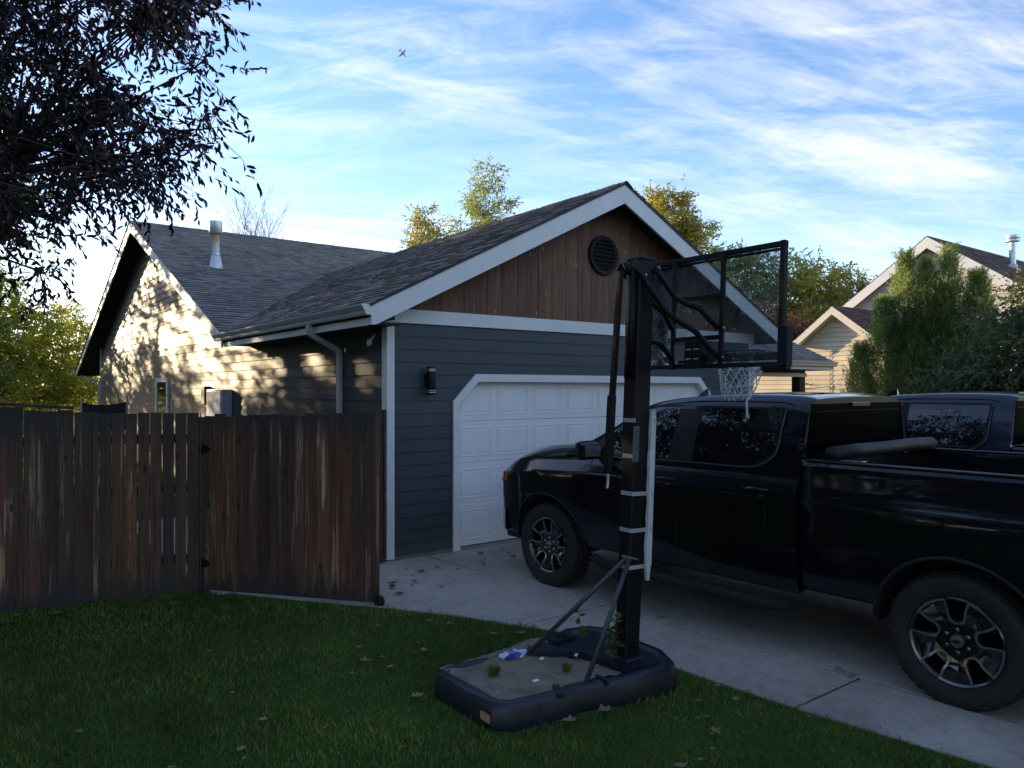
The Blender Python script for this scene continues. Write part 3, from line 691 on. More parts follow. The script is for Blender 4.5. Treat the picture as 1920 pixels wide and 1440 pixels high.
part('soffit_camera', MB().lathe([(.03,0),(.035,.05),(.02,.08)], (X0-.08,8.15,2.63), (-.4,-.3,-.6), 12).beam((X0-.08,8.15,2.63),(X0-.012,8.15,2.70),.02,.02), M['trim'], H)
# porch on the right
PY0 = 9.9; PX1 = 17.4
pu = Vector((0,1,.5)).normalized(); pn_ = Vector((0,-.5,1)).normalized()
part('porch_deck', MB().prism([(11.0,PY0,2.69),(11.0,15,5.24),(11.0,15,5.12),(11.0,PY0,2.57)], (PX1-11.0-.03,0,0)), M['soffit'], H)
# right end is hipped back along a diagonal
part('porch_roof', lap([(11.0,-.03),(PX1+.02,-.03),(PX1-.05,1.30),(14.6,4.6),(11.0,4.6)], (0,PY0,2.70),(1,0,0),pu,pn_,.143,.014,-.03,seg=(.11,.28)), M['shingle'], H, fix=False)
pg = MB(); prof = [(0,0),(0,-.115),(.065,-.115),(.075,-.09),(.075,-.075),(.105,-.035),(.118,-.012),(.118,0)]
pg.loft([[(xx, PY0-a, 2.695+b_) for a, b_ in prof] for xx in (11.2, PX1+.02)]); part('porch_gutter', pg, M['gutter'], H)
part('porch_fascia', MB().box(11.2,PY0,2.50,PX1,PY0+.03,2.68).box(PX1-.03,PY0+.03,2.50,PX1,12.6,2.66), M['trim'], H)
part('porch_soffit', MB().box(11.2,PY0+.03,2.49,PX1-.03,12.6,2.51), M['soffit'], H)
part('porch_beam', MB().box(11.2,PY0+.42,2.33,16.9,PY0+.56,2.42), M['trim'], H)
part('porch_header', MB().box(11.2,PY0+.45,2.42,16.88,PY0+.55,2.50), M['soffit'], H)
part('porch_column', MB().box(16.55,PY0+.40,0,16.80,PY0+.62,2.33), simple('dark_stained_post', (.018,.012,.010), .7), H, bevel=.01)
part('porch_floor', MB().box(11.2,PY0+.2,-.05,17.2,13.6,.12), M['found'], H)

# ------------------------------------------------------------------ pickup trucks
def paint(name, col, vr=.25):
    m, nt, b = newmat(name); b.inputs['Base Color'].default_value = (*col, 1); b.inputs['Roughness'].default_value = .32; b.inputs['Metallic'].default_value = 0
    b.inputs['Coat Weight'].default_value = 1; b.inputs['Coat Roughness'].default_value = .025; b.inputs['Coat IOR'].default_value = 1.45; b.inputs['Specular IOR Level'].default_value = .12
    n = noise(nt, 3.0, 5, .7); n2 = noise(nt, 25, 4)
    lnk(nt, ramp(nt, n.outputs[0], [(.3, .02), (.7, .09)]), b.inputs['Coat Roughness'])
    bump(nt, b, noise(nt, 1.6, 2).outputs[0], .05, .02); return m
M['navy'] = paint('navy_black_car_paint', (.0018,.0028,.006))
M['blue'] = paint('dark_blue_car_paint', (.006,.012,.030))
def glassmat():
    m, nt, b = newmat('tinted_window_glass'); b.inputs['Base Color'].default_value = (.006,.007,.008,1); b.inputs['Roughness'].default_value = .012
    b.inputs['Specular IOR Level'].default_value = .85; bump(nt, b, noise(nt, 2.2, 2).outputs[0], .06, .02); return m
M['tint'] = glassmat()
M['reartint'] = simple('dark_rear_window_glass', (.002,.002,.0025), .10, var=0, spec=.03)
def tyremat():
    m, nt, b = newmat('tyre_rubber'); n = noise(nt, 12, 4)
    lnk(nt, ramp(nt, n.outputs[0], [(.3, (.008,.008,.008)), (.7, (.016,.0155,.015))]), b.inputs['Base Color']); b.inputs['Roughness'].default_value = .75; return m
M['rubber'] = tyremat()
M['alloy'] = simple('machined_alloy', (.26,.26,.27), .3, .85, var=.08)
M['gloss'] = simple('gloss_black', (.008,.008,.009), .15, var=0, coat=.5)
M['liner'] = simple('black_plastic_liner', (.008,.008,.008), .8, var=.2)
M['chrome'] = simple('dark_chrome', (.35,.36,.38), .15, .95, var=0)
M['dchrome'] = simple('smoked_chrome', (.05,.052,.056), .25, .9, var=0)
M['amber'] = simple('amber_marker_lens', (.42,.10,.015), .2, var=.1)
M['lens'] = simple('headlight_lens', (.30,.32,.34), .08, .2, var=.1)
M['redlens'] = simple('red_lamp_lens', (.06,.004,.004), .15, var=.1)
M['vinyl'] = simple('black_vinyl_cover', (.006,.006,.007), .6, var=.2, bs=.3, bscale=200)
def ip(tab, x):
    if x <= tab[0][0]: return tab[0][1]
    for (a, fa_), (b, fb) in zip(tab, tab[1:]):
        if x <= b: return fa_+(fb-fa_)*(x-a)/(b-a)
    return tab[-1][1]
TOPT = [(1.02,1.93),(1.06,1.955),(1.12,1.978),(1.25,1.992),(1.7,1.999),(2.1,1.985),(2.3,1.965),(2.5,1.943),(2.68,1.895),(2.9,1.775),(3.05,1.68),(3.3,1.54),(3.58,1.405)]
def wz(z): dz = max(0, z-1.4); return .965-.20*dz-.25*dz*dz
def ysurf(u, z):
    T = ip(TOPT, u); f = (z-1.385)/(T-1.385)
    y = wz(z)
    return y if f < .86 else y*(1-.9*(f-.86)**1.6*2)
def half_to_ring(h, u): # h: list of (y,z) from bottom centre to top centre, excluding duplicates at y=0
    return [(u, y, z) for y, z in h] + [(u, -y, z) for y, z in reversed(h) if y > 0]
WB = 3.835
def flare(u, z):
    d = min(abs(u), abs(u-WB)); return .028*max(0, 1-(d/.75)**2)*max(0, min(1, (z-.6)/.3))*max(0, min(1, (1.32-z)/.25))
def boolcut(o, cutters):
    for c in cutters:
        m = o.modifiers.new('cut', 'BOOLEAN'); m.object = c; m.operation = 'DIFFERENCE'; m.solver = 'EXACT'
    bpy.context.view_layer.update(); dg = bpy.context.evaluated_depsgraph_get()
    me = bpy.data.meshes.new_from_object(o.evaluated_get(dg)); o.modifiers.clear(); old = o.data; o.data = me
    return o
def win_panel(poly, off=.004, sub=7, side=1):
    """polygon in (u,z) bent on to the cab side"""
    bm = bmesh.new(); vs = [bm.verts.new((u, 0, z)) for u, z in poly]; bm.faces.new(vs)
    zs = [p[1] for p in poly]; us = [p[0] for p in poly]
    for i in range(1, sub):
        g = bm.verts[:]+bm.edges[:]+bm.faces[:]
        bmesh.ops.bisect_plane(bm, geom=g, plane_co=(0,0,min(zs)+(max(zs)-min(zs))*i/sub), plane_no=(0,0,1))
    for i in range(1, 6):
        g = bm.verts[:]+bm.edges[:]+bm.faces[:]
        bmesh.ops.bisect_plane(bm, geom=g, plane_co=(min(us)+(max(us)-min(us))*i/6,0,0), plane_no=(1,0,0))
    for v in bm.verts: v.co.y = side*(ysurf(v.co.x, v.co.z)+off)
    mb = MB(); idx = {v: i for i, v in enumerate(bm.verts)}; mb.v = [tuple(v.co) for v in bm.verts]
    mb.f = [tuple(idx[v] for v in f.verts) for f in bm.faces]
    if side < 0: mb.f = [tuple(reversed(f)) for f in mb.f]
    bm.free(); return mb
def rnd_poly(pts, r=.05, n=4):
    out = []; m = len(pts)
    for i in range(m):
        p = Vector((*pts[i][:2],0)); a = Vector((*pts[i-1][:2],0)); b = Vector((*pts[(i+1)%m][:2],0)); rr_ = pts[i][2] if len(pts[i]) > 2 else r
        da = (a-p); db = (b-p); ra = min(rr_, da.length*.45); rb = min(rr_, db.length*.45)
        A = p+da.normalized()*ra; B = p+db.normalized()*rb
        for k in range(n+1):
            t = k/n; q = A*(1-t)**2+p*2*t*(1-t)+B*t*t; out.append((q.x, q.y))
    return out
def make_truck(label, loc, rotz, body_mat, cover=True):
    T = thing('pickup_truck', label, 'pickup truck', loc, 'dark pickup trucks parked on the driveway', local=True, rotz=rotz)
    # ---- cab and front body
    def half(u):
        if u > 3.25:
            t = (u-3.25)/(4.72-3.25); kf = max(0, (u-4.05)/.6)**2; B = 1.385-.05*t-.04*t*t-.15*kf; Hh = 1.462-.025*t-.05*t*t*t-.15*kf
        else: B = 1.385; Hh = 1.40
        tp = 1-.13*max(0, (u-4.10)/.6)**2
        bot = .50 if u < 4.2 else .46
        def Y(y, z): return (y+flare(u, z))*tp
        def zm(z): return z if z <= .8 else .8+(z-.8)*(B-.8)/(1.385-.8)
        return [(0,bot+.03),(.78,bot+.03),(Y(.955,z=bot),bot),(Y(.985,bot+.1),bot+.1)] + [(Y(a, z), zm(z)) for a, z in ((1.0,.80),(1.012,.98),(1.005,1.12),(1.022,1.205),(1.012,1.24),(.985,1.31),(.968,1.362))] + [(Y(.945,B),B),(.83*tp,B+(Hh-B)*.45),(.70*tp,B+(Hh-B)*.92),(.35*tp,Hh),(0,Hh+.008)]
    us = [1.085,1.1,1.3,1.6,1.9,2.2,2.5,2.8,3.0,3.2,3.35,3.5,3.7,3.9,4.1,4.3,4.45,4.56,4.64]
    rings = [half_to_ring(half(u), u) for u in us]
    # nose rounding
    h = half(4.64)
    def sq(h, ky, kz, z0, u): return half_to_ring([(y*ky, z0+(z-z0)*kz) for y, z in h], u)
    rings.append(sq(h, .985, .95, .78, 4.69)); rings.append(sq(h, .95, .88, .76, 4.73)); rings.append(sq(h, .90, .78, .74, 4.75))
    mb = MB().loft(rings); body = part('body', mb, body_mat, T)
    cuts = []
    for u in (0, WB):
        for s in (-1, 1):
            c = part('cutter', MB().lathe([(.53,0),(.53,.62)], (u, s*.60 if s > 0 else s*1.22, .44), (0,1,0), 40), M['liner'], T); cuts.append(c)
    boolcut(body, cuts)
    # ---- bed
    def halfb(u):
        def Y(y, z): return y+flare(u, z)
        return [(0,.62),(.78,.62),(Y(.95,.56),.56),(Y(.985,.66),.66),(Y(1.0,.80),.80),(Y(1.012,.98),.98),(Y(1.005,1.12),1.12),(Y(1.022,1.205),1.205),(Y(1.012,1.24),1.24),(Y(.995,1.33),1.33),(.995,1.42),(.985,1.475),(.965,1.50),(.93,1.508),(.885,1.50),(.875,1.46),(.870,.90),(0,.90)]
    rb = [half_to_ring(halfb(u), u) for u in (-1.17,-1.12,-.9,-.7,-.5,-.35,-.2,0,.2,.35,.5,.7,.9,1.03,1.045)]
    bed = part('bed', MB().loft(rb), body_mat, T); boolcut(bed, cuts)
    for c in cuts: bpy.data.objects.remove(c, do_unlink=True)
    for o in (body, bed):
        for p in o.data.polygons: p.use_smooth = True
        bm = bmesh.new(); bm.from_mesh(o.data)
        for e in bm.edges:
            if len(e.link_faces) == 2 and e.calc_face_angle(0) > R(28): e.smooth = False
        bm.to_mesh(o.data); bm.free()
    part('tailgate', MB().box(-1.21,-.88,.66,-1.15,.88,1.50), body_mat, bed, bevel=.012)
    part('bed_front_wall', MB().box(.99,-.88,.70,1.04,.88,1.49), body_mat, bed, bevel=.006)
    part('rail_cap', MB().box(-1.17,.885,1.504,1.035,.972,1.518), M['vinyl'], bed, bevel=.006)
    part('rail_cap', MB().box(-1.17,-.972,1.504,1.035,-.885,1.518), M['vinyl'], bed, bevel=.006)
    for s in (1, -1): part('tail_lamp', MB().box(-1.225,s*.90-.07,1.0,-1.14,s*.90+.115*s+.0,1.46) if s>0 else MB().box(-1.225,-1.015,1.0,-1.14,-.83,1.46), M['redlens'], bed, bevel=.02)
    part('chassis', MB().box(-1.1,-.55,.42,4.3,.55,.62).box(-.35,-.8,.32,.35,.8,.56).box(WB-.3,-.7,.36,WB+.3,.7,.56).box(-1.25,-.9,.48,-1.12,.9,.66).box(4.2,-.85,.38,4.68,.85,.5), M['liner'], T, bevel=.03)
    for s in (1, -1):
        part('step_bar', MB().tube([(1.15,s*.95,.40),(1.3,s*1.01,.385),(3.05,s*1.01,.385),(3.2,s*.95,.40)], .045, 10), M['liner'], T, smooth=True)
    # ---- greenhouse
    gr = []
    for u in [1.075,1.09,1.13,1.2,1.35,1.6,1.9,2.2,2.4,2.55,2.68,2.8,2.92,3.05,3.2,3.35,3.5,3.58]:
        Tz = ip(TOPT, u); z0 = 1.385; k = Tz-z0; h = [(0, z0-.02), (wz(z0), z0-.02)]
        for f in (0.0,.15,.3,.45,.6,.75,.86,.93,.98,1.0):
            z = z0+f*k; h.append((ysurf(u, z), z))
        y1 = h[-1][0]; h += [(y1*.93, Tz+.004),(y1*.6, Tz+.016),(0, Tz+.022)]
        gr.append(half_to_ring(h, u))
    cab = part('cab', MB().loft(gr), body_mat, T, auto=40)
    # drip channel line along the roof and the rear cab face
    part('rear_glass', MB().loft([[(1.068,-.80,1.47),(1.068,.80,1.47),(1.068,.74,1.87),(1.068,-.74,1.87)],[(1.080,-.80,1.47),(1.080,.80,1.47),(1.080,.74,1.87),(1.080,-.74,1.87)]]), M['reartint'], cab, bevel=.003)
    part('cab_back_panel', MB().loft([[(1.071,-.90,1.40),(1.071,.90,1.40),(1.071,.79,1.93),(1.071,-.79,1.93)],[(1.078,-.90,1.40),(1.078,.90,1.40),(1.078,.79,1.93),(1.078,-.79,1.93)]]), M['reartint'], cab)
    part('brake_lamp', MB().box(1.055,-.16,1.90,1.085,.16,1.935), M['redlens'], cab, bevel=.004)
    for s in (1, -1):
        band = rnd_poly([(1.27,1.90,.03),(2.54,1.90,.04),(2.70,1.855,.04),(3.10,1.60,.05),(3.38,1.425,.02),(1.48,1.412,.10),(1.265,1.515,.09)], .04)
        part('window_surround', win_panel(band, .0025, 8, s), M['blackm'], T, fix=False)
        fwn = rnd_poly([(2.275,1.885,.01),(2.52,1.882,.06),(2.68,1.838,.05),(3.06,1.598,.02),(3.06,1.435,.02),(2.315,1.432,.01)], .02)
        part('front_side_window', win_panel(fwn, .006, 8, s), M['tint'], T, fix=False)
        rwn = rnd_poly([(1.285,1.882,.03),(2.045,1.885,.015),(2.055,1.432,.012),(1.50,1.432,.10),(1.31,1.53,.09)], .03)
        part('rear_side_window', win_panel(rwn, .006, 8, s), M['tint'], T, fix=False)
        part('quarter_trim', win_panel([(3.075,1.585),(3.32,1.445),(3.075,1.438)], .006, 3, s), M['gloss'], T, fix=False)
        def ty(u, z, o=.012): return (u, s*(ysurf(u, z)+o), z)
        part('belt_moulding', MB().tube([ty(3.36,1.418),ty(3.0,1.418),ty(2.4,1.416),ty(1.56,1.416),ty(1.45,1.427),ty(1.35,1.468),ty(1.285,1.53),ty(1.268,1.62),ty(1.268,1.75),ty(1.262,1.88,.008)], .009, 6), M['dchrome'], T, smooth=True)
        part('roof_seam', MB().tube([ty(1.22,1.92,.0),ty(1.30,1.938,.001),ty(1.6,1.943,.001),ty(2.1,1.938,.001),ty(2.45,1.905,.001),ty(2.68,1.858,.001),ty(3.0,1.665,.001),ty(3.4,1.44,.001)], .005, 5), M['dark'], T)
        # door shut lines
        sl2 = MB()
        for uu in (1.32,2.19,3.20):
            sl2.prism([(uu-.003, s*.90, .56),(uu+.003, s*.90, .56),(uu+.003, s*.90, 1.40),(uu-.003, s*.90, 1.40)], (0,.001*s,0))
        def bs(u, z):
            tab = [(.50,.955),(.60,.985),(.80,1.0),(.98,1.012),(1.12,1.005),(1.205,1.022),(1.24,1.012),(1.31,.985),(1.365,.968)]
            return (u, s*(ip(tab, z)+flare(u, z)+.001), z)
        for uu, zlo in ((1.34,.98),(2.19,.56),(3.22,.98)):
            seam = MB().tube([bs(uu, z) for z in (zlo,.7 if zlo < .7 else 1.0,.8 if zlo < .7 else 1.05,.98 if zlo < .7 else 1.1,1.12,1.205,1.24,1.31,1.365)], .0035, 4)
            part('door_seam', seam, M['dark'], T)
        for uu in (1.40, 2.30):
            hd = part('door_handle', MB().tube([(uu-.11,s*1.022,1.262),(uu-.10,s*1.052,1.266),(uu,s*1.056,1.268),(uu+.10,s*1.052,1.266),(uu+.11,s*1.022,1.262)], .013, 8), body_mat, T, smooth=True)
            part('key_cap', MB().lathe([(.014,0),(.012,.012)], (uu-.03,s*1.018,1.215), (0,s,0), 12), M['chrome'], hd)
        mi = part('side_mirror', MB().loft([[(3.04,s*1.04,1.40),(3.04,s*1.26,1.40),(3.04,s*1.27,1.53),(3.04,s*1.05,1.53)],[(3.10,s*1.03,1.375),(3.10,s*1.28,1.375),(3.10,s*1.285,1.555),(3.10,s*1.04,1.555)],[(3.20,s*1.04,1.39),(3.19,s*1.24,1.40),(3.19,s*1.24,1.54),(3.20,s*1.05,1.54)]]), M['gloss'], T, bevel=.02)
        part('mirror_arm', MB().beam((3.12,s*.94,1.40),(3.12,s*1.08,1.42),.07,.05), M['gloss'], mi)
        part('mirror_glass', MB().box(3.034,min(s*1.055,s*1.25),1.41,3.042,max(s*1.055,s*1.25),1.52), M['steel'], mi)
        # headlight and marker
        hl = part('headlight', MB().prism([(4.42,s*.945,1.00),(4.46,s*.94,1.12),(4.64,s*.885,1.11),(4.715,s*.79,1.10),(4.74,s*.79,1.00)], (0,s*.018,0)), M['lens'], T, bevel=.01)
        part('marker_lamp', MB().box(4.55,min(s*.915,s*.945),1.02,4.62,max(s*.915,s*.945),1.13), M['amber'], hl, bevel=.006)
        # black arch flares
        for u0 in (0, WB):
            m = MB(); pts = []
            for k in range(0, 25):
                t = R(-14+208*k/24); uu = u0+.525*math.cos(t); z = .44+.525*math.sin(t)
                if z < .47: continue
                tp = 1-.13*max(0, (uu-4.10)/.6)**2
                pts.append((uu, s*((ip([(.5,.96),(.6,.985),(.8,1.0),(.98,1.012)], z)+flare(uu, z))*tp+.004), z))
            m.tube(pts, .013, 6); part('arch_flare', m, M['liner'], T, smooth=True)
            part('wheel_well', MB().loft([[(u0+r_*math.cos(R(-2+184*k/20)), s*yy, .45+r_*math.sin(R(-2+184*k/20))) for r_, yy in ((.526,.60),(.526,.955),(.505,.955),(.505,.60))] for k in range(21)]), M['liner'], T)
    part('grille', MB().box(4.755,-.62,.82,4.785,.62,1.16), M['gloss'], T, bevel=.01)
    part('front_bumper', MB().loft([[(4.60,-.93,.46),(4.60,.93,.46),(4.60,.93,.72),(4.60,-.93,.72)],[(4.80,-.80,.48),(4.80,.80,.48),(4.80,.80,.70),(4.80,-.80,.70)]]), M['gloss'], T, bevel=.02)
    # roof fin antenna
    part('fin_antenna', MB().loft([[(1.93+.62,-.03,1.96),(2.72,-.0,1.95),(2.55,.03,1.96)],[(2.56,-.008,2.045),(2.60,0,2.04),(2.56,.008,2.045)]]), M['gloss'], T, bevel=.003)
    part('roof_marker', MB().box(1.2,-.35,2.005,1.32,.35,2.012), M['navy'], T)
    # wheels
    def wheel(u, s):
        ax = Vector((0, s, 0)); o = Vector((u, s*.76, .43)); n = 48
        W_ = part('wheel', MB().lathe([(.262,.03),(.285,.025),(.30,.03),(.36,.04),(.395,.05),(.415,.075),(.428,.10),(.430,.13),(.430,.20),(.428,.235),(.415,.265),(.40,.283),(.36,.290),(.30,.283),(.283,.27),(.270,.265),(.262,.24)], o-ax*.04, ax, n, closed=True), M['rubber'], T, auto=50)
        tr = MB()
        for k in range(44):
            for j, (h0, h1, r0_) in enumerate(((.045,.115,.424),(.125,.20,.4335),(.205,.272,.424))):
                t = 2*PI*(k+.5*j)/44; rr_ = r0_; er = Vector((math.cos(t),0,math.sin(t))); et = Vector((-math.sin(t),0,math.cos(t)))
                tr.obox(o-ax*.04+er*(rr_-.002)+ax*(h0+h1)/2, et, ax, er, .022, (h1-h0)/2-.004, .0045)
        for k in range(22):
            t = 2*PI*k/22; er = Vector((math.cos(t),0,math.sin(t))); et = Vector((-math.sin(t),0,math.cos(t)))
            tr.obox(o-ax*.04+er*.398+ax*.276, et, er, ax, .022, .012, .004)
        part('tread', tr, M['rubber'], W_)
        part('rim', MB().lathe([(.262,.02),(.272,.20),(.285,.232),(.285,.240),(.276,.244),(.268,.238),(.25,.215),(.24,.06),(.10,.05),(.0001,.05)], o, ax, n), M['gloss'], W_, auto=40)
        # five wide spokes between U shaped openings
        sp = MB(); edge = MB(); f0 = .232
        def PP(r, a, h): return o+Vector((math.cos(a)*r, 0, math.sin(a)*r))+ax*h
        for k in range(5):
            c0 = PI/2+k*2*PI/5
            # U outline on one opening, in local (radial, tangential)
            er = Vector((math.cos(c0),0,math.sin(c0))); et = Vector((-math.sin(c0),0,math.cos(c0)))
            U = [(.268,.066),(.245,.060),(.20,.046),(.165,.042),(.140,.034),(.124,.016),(.120,0),(.124,-.016),(.140,-.034),(.165,-.042),(.20,-.046),(.245,-.060),(.268,-.066)]
            def hh(r): return f0-.030*max(0, (.20-r)/.12)
            ring = [o+er*a+et*b+ax*hh(a) for a, b in U]
            outw = [o+er*(a-.013*(1 if abs(b) < .04 else .25))+et*(b+(.014 if b > 0 else -.014 if b < 0 else 0))+ax*(hh(a)-.001) for a, b in U]
            for i in range(len(U)-1):
                edge.add([ring[i], ring[i+1], outw[i+1], outw[i]], [(0,1,2,3)])
                dn = [p-ax*.06 for p in (ring[i], ring[i+1])]; sp.add([ring[i], ring[i+1], dn[1], dn[0]], [(0,1,2,3)])
            # spoke to the next opening
            c1 = c0+2*PI/5; er1 = Vector((math.cos(c1),0,math.sin(c1))); et1 = Vector((-math.sin(c1),0,math.cos(c1)))
            A = [o+er*a+et*(b+.012)+ax*(hh(a)-.006) for a, b in U[:7]]
            B = [o+er1*a+et1*(b-.012)+ax*(hh(a)-.006) for a, b in reversed(U[6:])]
            for i in range(6):
                ma = (A[i]+B[i])/2-ax*(.028 if i < 4 else .008); mb2 = (A[i+1]+B[i+1])/2-ax*(.028 if i+1 < 4 else .008)
                sp.add([A[i], A[i+1], mb2, ma], [(0,1,2,3)]); sp.add([ma, mb2, B[i+1], B[i]], [(0,1,2,3)])
            # rim arc between openings
            a0 = c0+.255; a1 = c1-.255; q = 9
            for i in range(q):
                ta = a0+(a1-a0)*i/q; tb = a0+(a1-a0)*(i+1)/q
                edge.add([PP(.276,ta,.2445), PP(.276,tb,.2445), PP(.262,tb,.238), PP(.262,ta,.238)], [(0,1,2,3)])
        sp.lathe([(.135,.195),(.128,.203),(.06,.205),(.055,.20)], o, ax, 30)
        part('spokes', sp, M['gloss'], W_)
        part('machined_edge', edge, M['alloy'], W_, fix=False)
        hc = part('hub_cap', MB().lathe([(.041,.195),(.041,.222),(.036,.228),(.0001,.230)], o, ax, 24), M['alloy'], W_, auto=40)
        part('hub_mark', MB().prism([o+Vector((a,0,b))+ax*.2305 for a, b in ((-.026,-.006),(-.008,-.006),(-.006,-.011),(.010,-.011),(.012,-.006),(.026,-.004),(.026,.006),(.008,.006),(.006,.011),(-.010,.011),(-.012,.006),(-.026,.004))], ax*.001), M['gloss'], hc)
        for k in range(6):
            t = 2*PI*k/6+.5; part('lug_nut', MB().lathe([(.013,.19),(.013,.212),(.009,.216)], o+Vector((math.cos(t)*.072,0,math.sin(t)*.072)), ax, 10), M['chrome'], W_)
    for u in (0, WB):
        for s in (1, -1): wheel(u, s)
    if cover:
        part('rolled_cover', MB().tube([(.86,.90,1.565),(.86,.5,1.572),(.86,0,1.566),(.86,-.5,1.57),(.86,-.90,1.562)], .055, 14), M['vinyl'], T, smooth=True)
        part('cover_clip', MB().box(.62,.86,1.518,.78,.93,1.53), M['chrome'], T, bevel=.003)
    return T
rotT = R(90+3.1)
nxT = Vector((-.99927,-.0382)); r0T = Vector((5.089,2.098))-nxT*1.01
t1 = make_truck('near navy black crew cab pickup facing the garage door, rolled bed cover behind its cab', (r0T.x, r0T.y, 0), rotT, M['navy'])
t2 = copy_tree(t1); t2.location = (8.95, 1.72, 0); t2.rotation_euler = (0,0,R(90.6)); t2['label'] = 'far dark blue pickup parked beyond the first one, only its rear cab showing'
for c in children_of(t2):
    if c.name.startswith('rolled_cover') or c.name.startswith('cover_clip'): bpy.data.objects.remove(c, do_unlink=True)
for c in children_of(t2):
    if c.data and c.data.materials and c.data.materials[0] == M['navy']:
        c.data = c.data.copy(); c.data.materials[0] = M['blue']

# ------------------------------------------------------------------ fence with gate
A_ = Vector((1.98,7.80)); 
FN = thing('fence', 'weathered brown cedar picket fence with its gate swung open beside the garage', 'fence', (1.98,7.80,0))
def pickets(p, q, w, gap, top_, bot=.02, th=.018, jt=.02, lean=.0, r=rng, face=-1):
    mb = MB(); p = Vector((*p,0)); q = Vector((*q,0)); d = (q-p); L = d.length; d.normalize(); n = Vector((d.y,-d.x,0)); x = 0
    while x < L-.02:
        ww = min(w*r.uniform(.93,1.05), L-x); g = gap*r.uniform(.4,1.5); tz = (top_(x/L) if callable(top_) else top_)+r.uniform(-jt,jt*.3)
        o = p+d*x+n*r.uniform(0,.004); k = r.uniform(-.004,.004)
        a, b = o, o+d*(ww-g)
        sh = d*k
        vs = [a+Vector((0,0,bot)), b+Vector((0,0,bot)), b+sh+Vector((0,0,tz)), a+sh+Vector((0,0,tz+r.uniform(-.004,.004)))]
        mb.prism(vs, n*(-th)); x += ww
    return mb
fixedA = pickets((1.105,8.04),(1.975,7.795),.112,.0075,1.81,jt=.008)
part('picket_panel', fixedA, M['fence'], FN, bevel=.002)
part('picket_panel', pickets((-.05,8.26),(1.10,8.045),.14,.003,lambda f: 1.90-.08*f, jt=.02), M['fence'], FN, bevel=.002)
part('picket_panel', pickets((-3.6,8.9),(-.05,8.262),.14,.003,1.92,jt=.01), M['fence'], FN, bevel=.002)
rl = MB()
for z in (.35,1.05,1.55):
    for p_, q_ in (((-3.6,8.965),(-.05,8.325)),((-.05,8.325),(1.10,8.11)),((1.10,8.105),(1.95,7.865))): rl.beam((*p_,z),(*q_,z),.05,.09)
rl.beam((-3.6,8.93,1.95),(-.05,8.30,1.935),.11,.03); rl.beam((-.05,8.30,1.935),(.90,8.12,1.865),.11,.03)
part('rail', rl, M['redpost'], FN)
for (x, y) in ((1.965,7.872),(1.02,8.12),(-1.2,8.55)): part('post', MB().box(x-.045,y-.045,0,x+.045,y+.045,1.76), M['fence'], FN, bevel=.004)
gate = part('gate', pickets((1.995,7.785),(3.145,6.345),.125,.0028,lambda f: 1.79+.035*f,bot=.035,jt=.022), M['fence'], FN, bevel=.002)
gr2 = MB(); gd = Vector((1.15,-1.44,0)).normalized(); gn = Vector((gd.y,-gd.x,0))
for z in (.30,1.50): gr2.beam(Vector((2.0,7.785,z))-gn*.04, Vector((3.14,6.35,z))-gn*.04, .04, .09)
gr2.beam(Vector((2.05,7.72,.30))-gn*.045, Vector((3.1,6.40,1.5))-gn*.045, .04, .08)
part('gate_brace', gr2, M['redpost'], gate)
part('gate_edge_board', MB().obox(Vector((3.15,6.338,.94))-gn*.04, gd, gn, (0,0,1), .008, .045, .88), M['fence'], gate)
# hinges
hg = MB()
def strap(p, d, n_, L=.2, s=1):
    P0 = Vector(p); 
    for i in (-1, 1):
        hg.prism([P0+d*(i*.01)+Vector((0,0,.04)), P0+d*(i*L*.55)+Vector((0,0,.03)), P0+d*(i*L)+Vector((0,0,.004)), P0+d*(i*L)-Vector((0,0,.004)), P0+d*(i*L*.55)-Vector((0,0,.03)), P0+d*(i*.01)-Vector((0,0,.04))], n_*.006)
for z in (1.44,.30):
    strap((1.985,7.79,z), gd, gn, .09)
    hg.lathe([(.012,-.05),(.012,.05)], (1.985,7.785,z), (0,0,1), 10)
part('strap_hinge', hg, M['black'], gate)
cw = Vector((3.175,6.30,.055))
cs = part('gate_wheel', MB().lathe([(.030,-.016),(.052,-.014),(.055,-.008),(.055,.008),(.052,.014),(.030,.016)], cw, gn, 24, closed=False), M['rubber'], gate, auto=40)
part('wheel_fork', MB().beam(cw+gn*.022, cw+gn*.022+Vector((-.02,.03,.07)), .02, .006), M['black'], cs)
pt = thing('gate_post', 'reddish cedar gate post standing against the garage corner trim', 'post', (3.95,7.85,0))
part('post', MB().box(3.88,7.80,.02,3.985,7.895,1.80), M['redpost'], pt, bevel=.005)
part('stop_board', MB().box(3.990,7.79,.06,4.018,7.88,1.80), M['fence'], pt, bevel=.002)
# dark ridge of a neighbour's play net behind the fence
nb_ = thing('garden_net', 'sagging dark net strung between two short stakes above the fence top', 'net', (2.1,17.0,0))
part('stake', MB().tube([(1.95,16.5,0),(1.95,16.5,1.86)],.02,6), M['galv'], nb_)
part('stake', MB().tube([(2.78,16.7,0),(2.78,16.7,1.92)],.02,6), M['galv'], nb_)
nm = MB(); K = 10
for i in range(K):
    def zz_(f): return 1.72+.06*(2*f-1)**2
    a, b = i/K, (i+1)/K
    nm.prism([(1.95+.83*a,16.5+.2*a,1.2),(1.95+.83*b,16.5+.2*b,1.2),(1.95+.83*b,16.5+.2*b,zz_(b)),(1.95+.83*a,16.5+.2*a,zz_(a))], (0,.01,0))
part('net_cloth', nm, simple('dark_shade_cloth', (.02,.022,.022), .8), nb_)

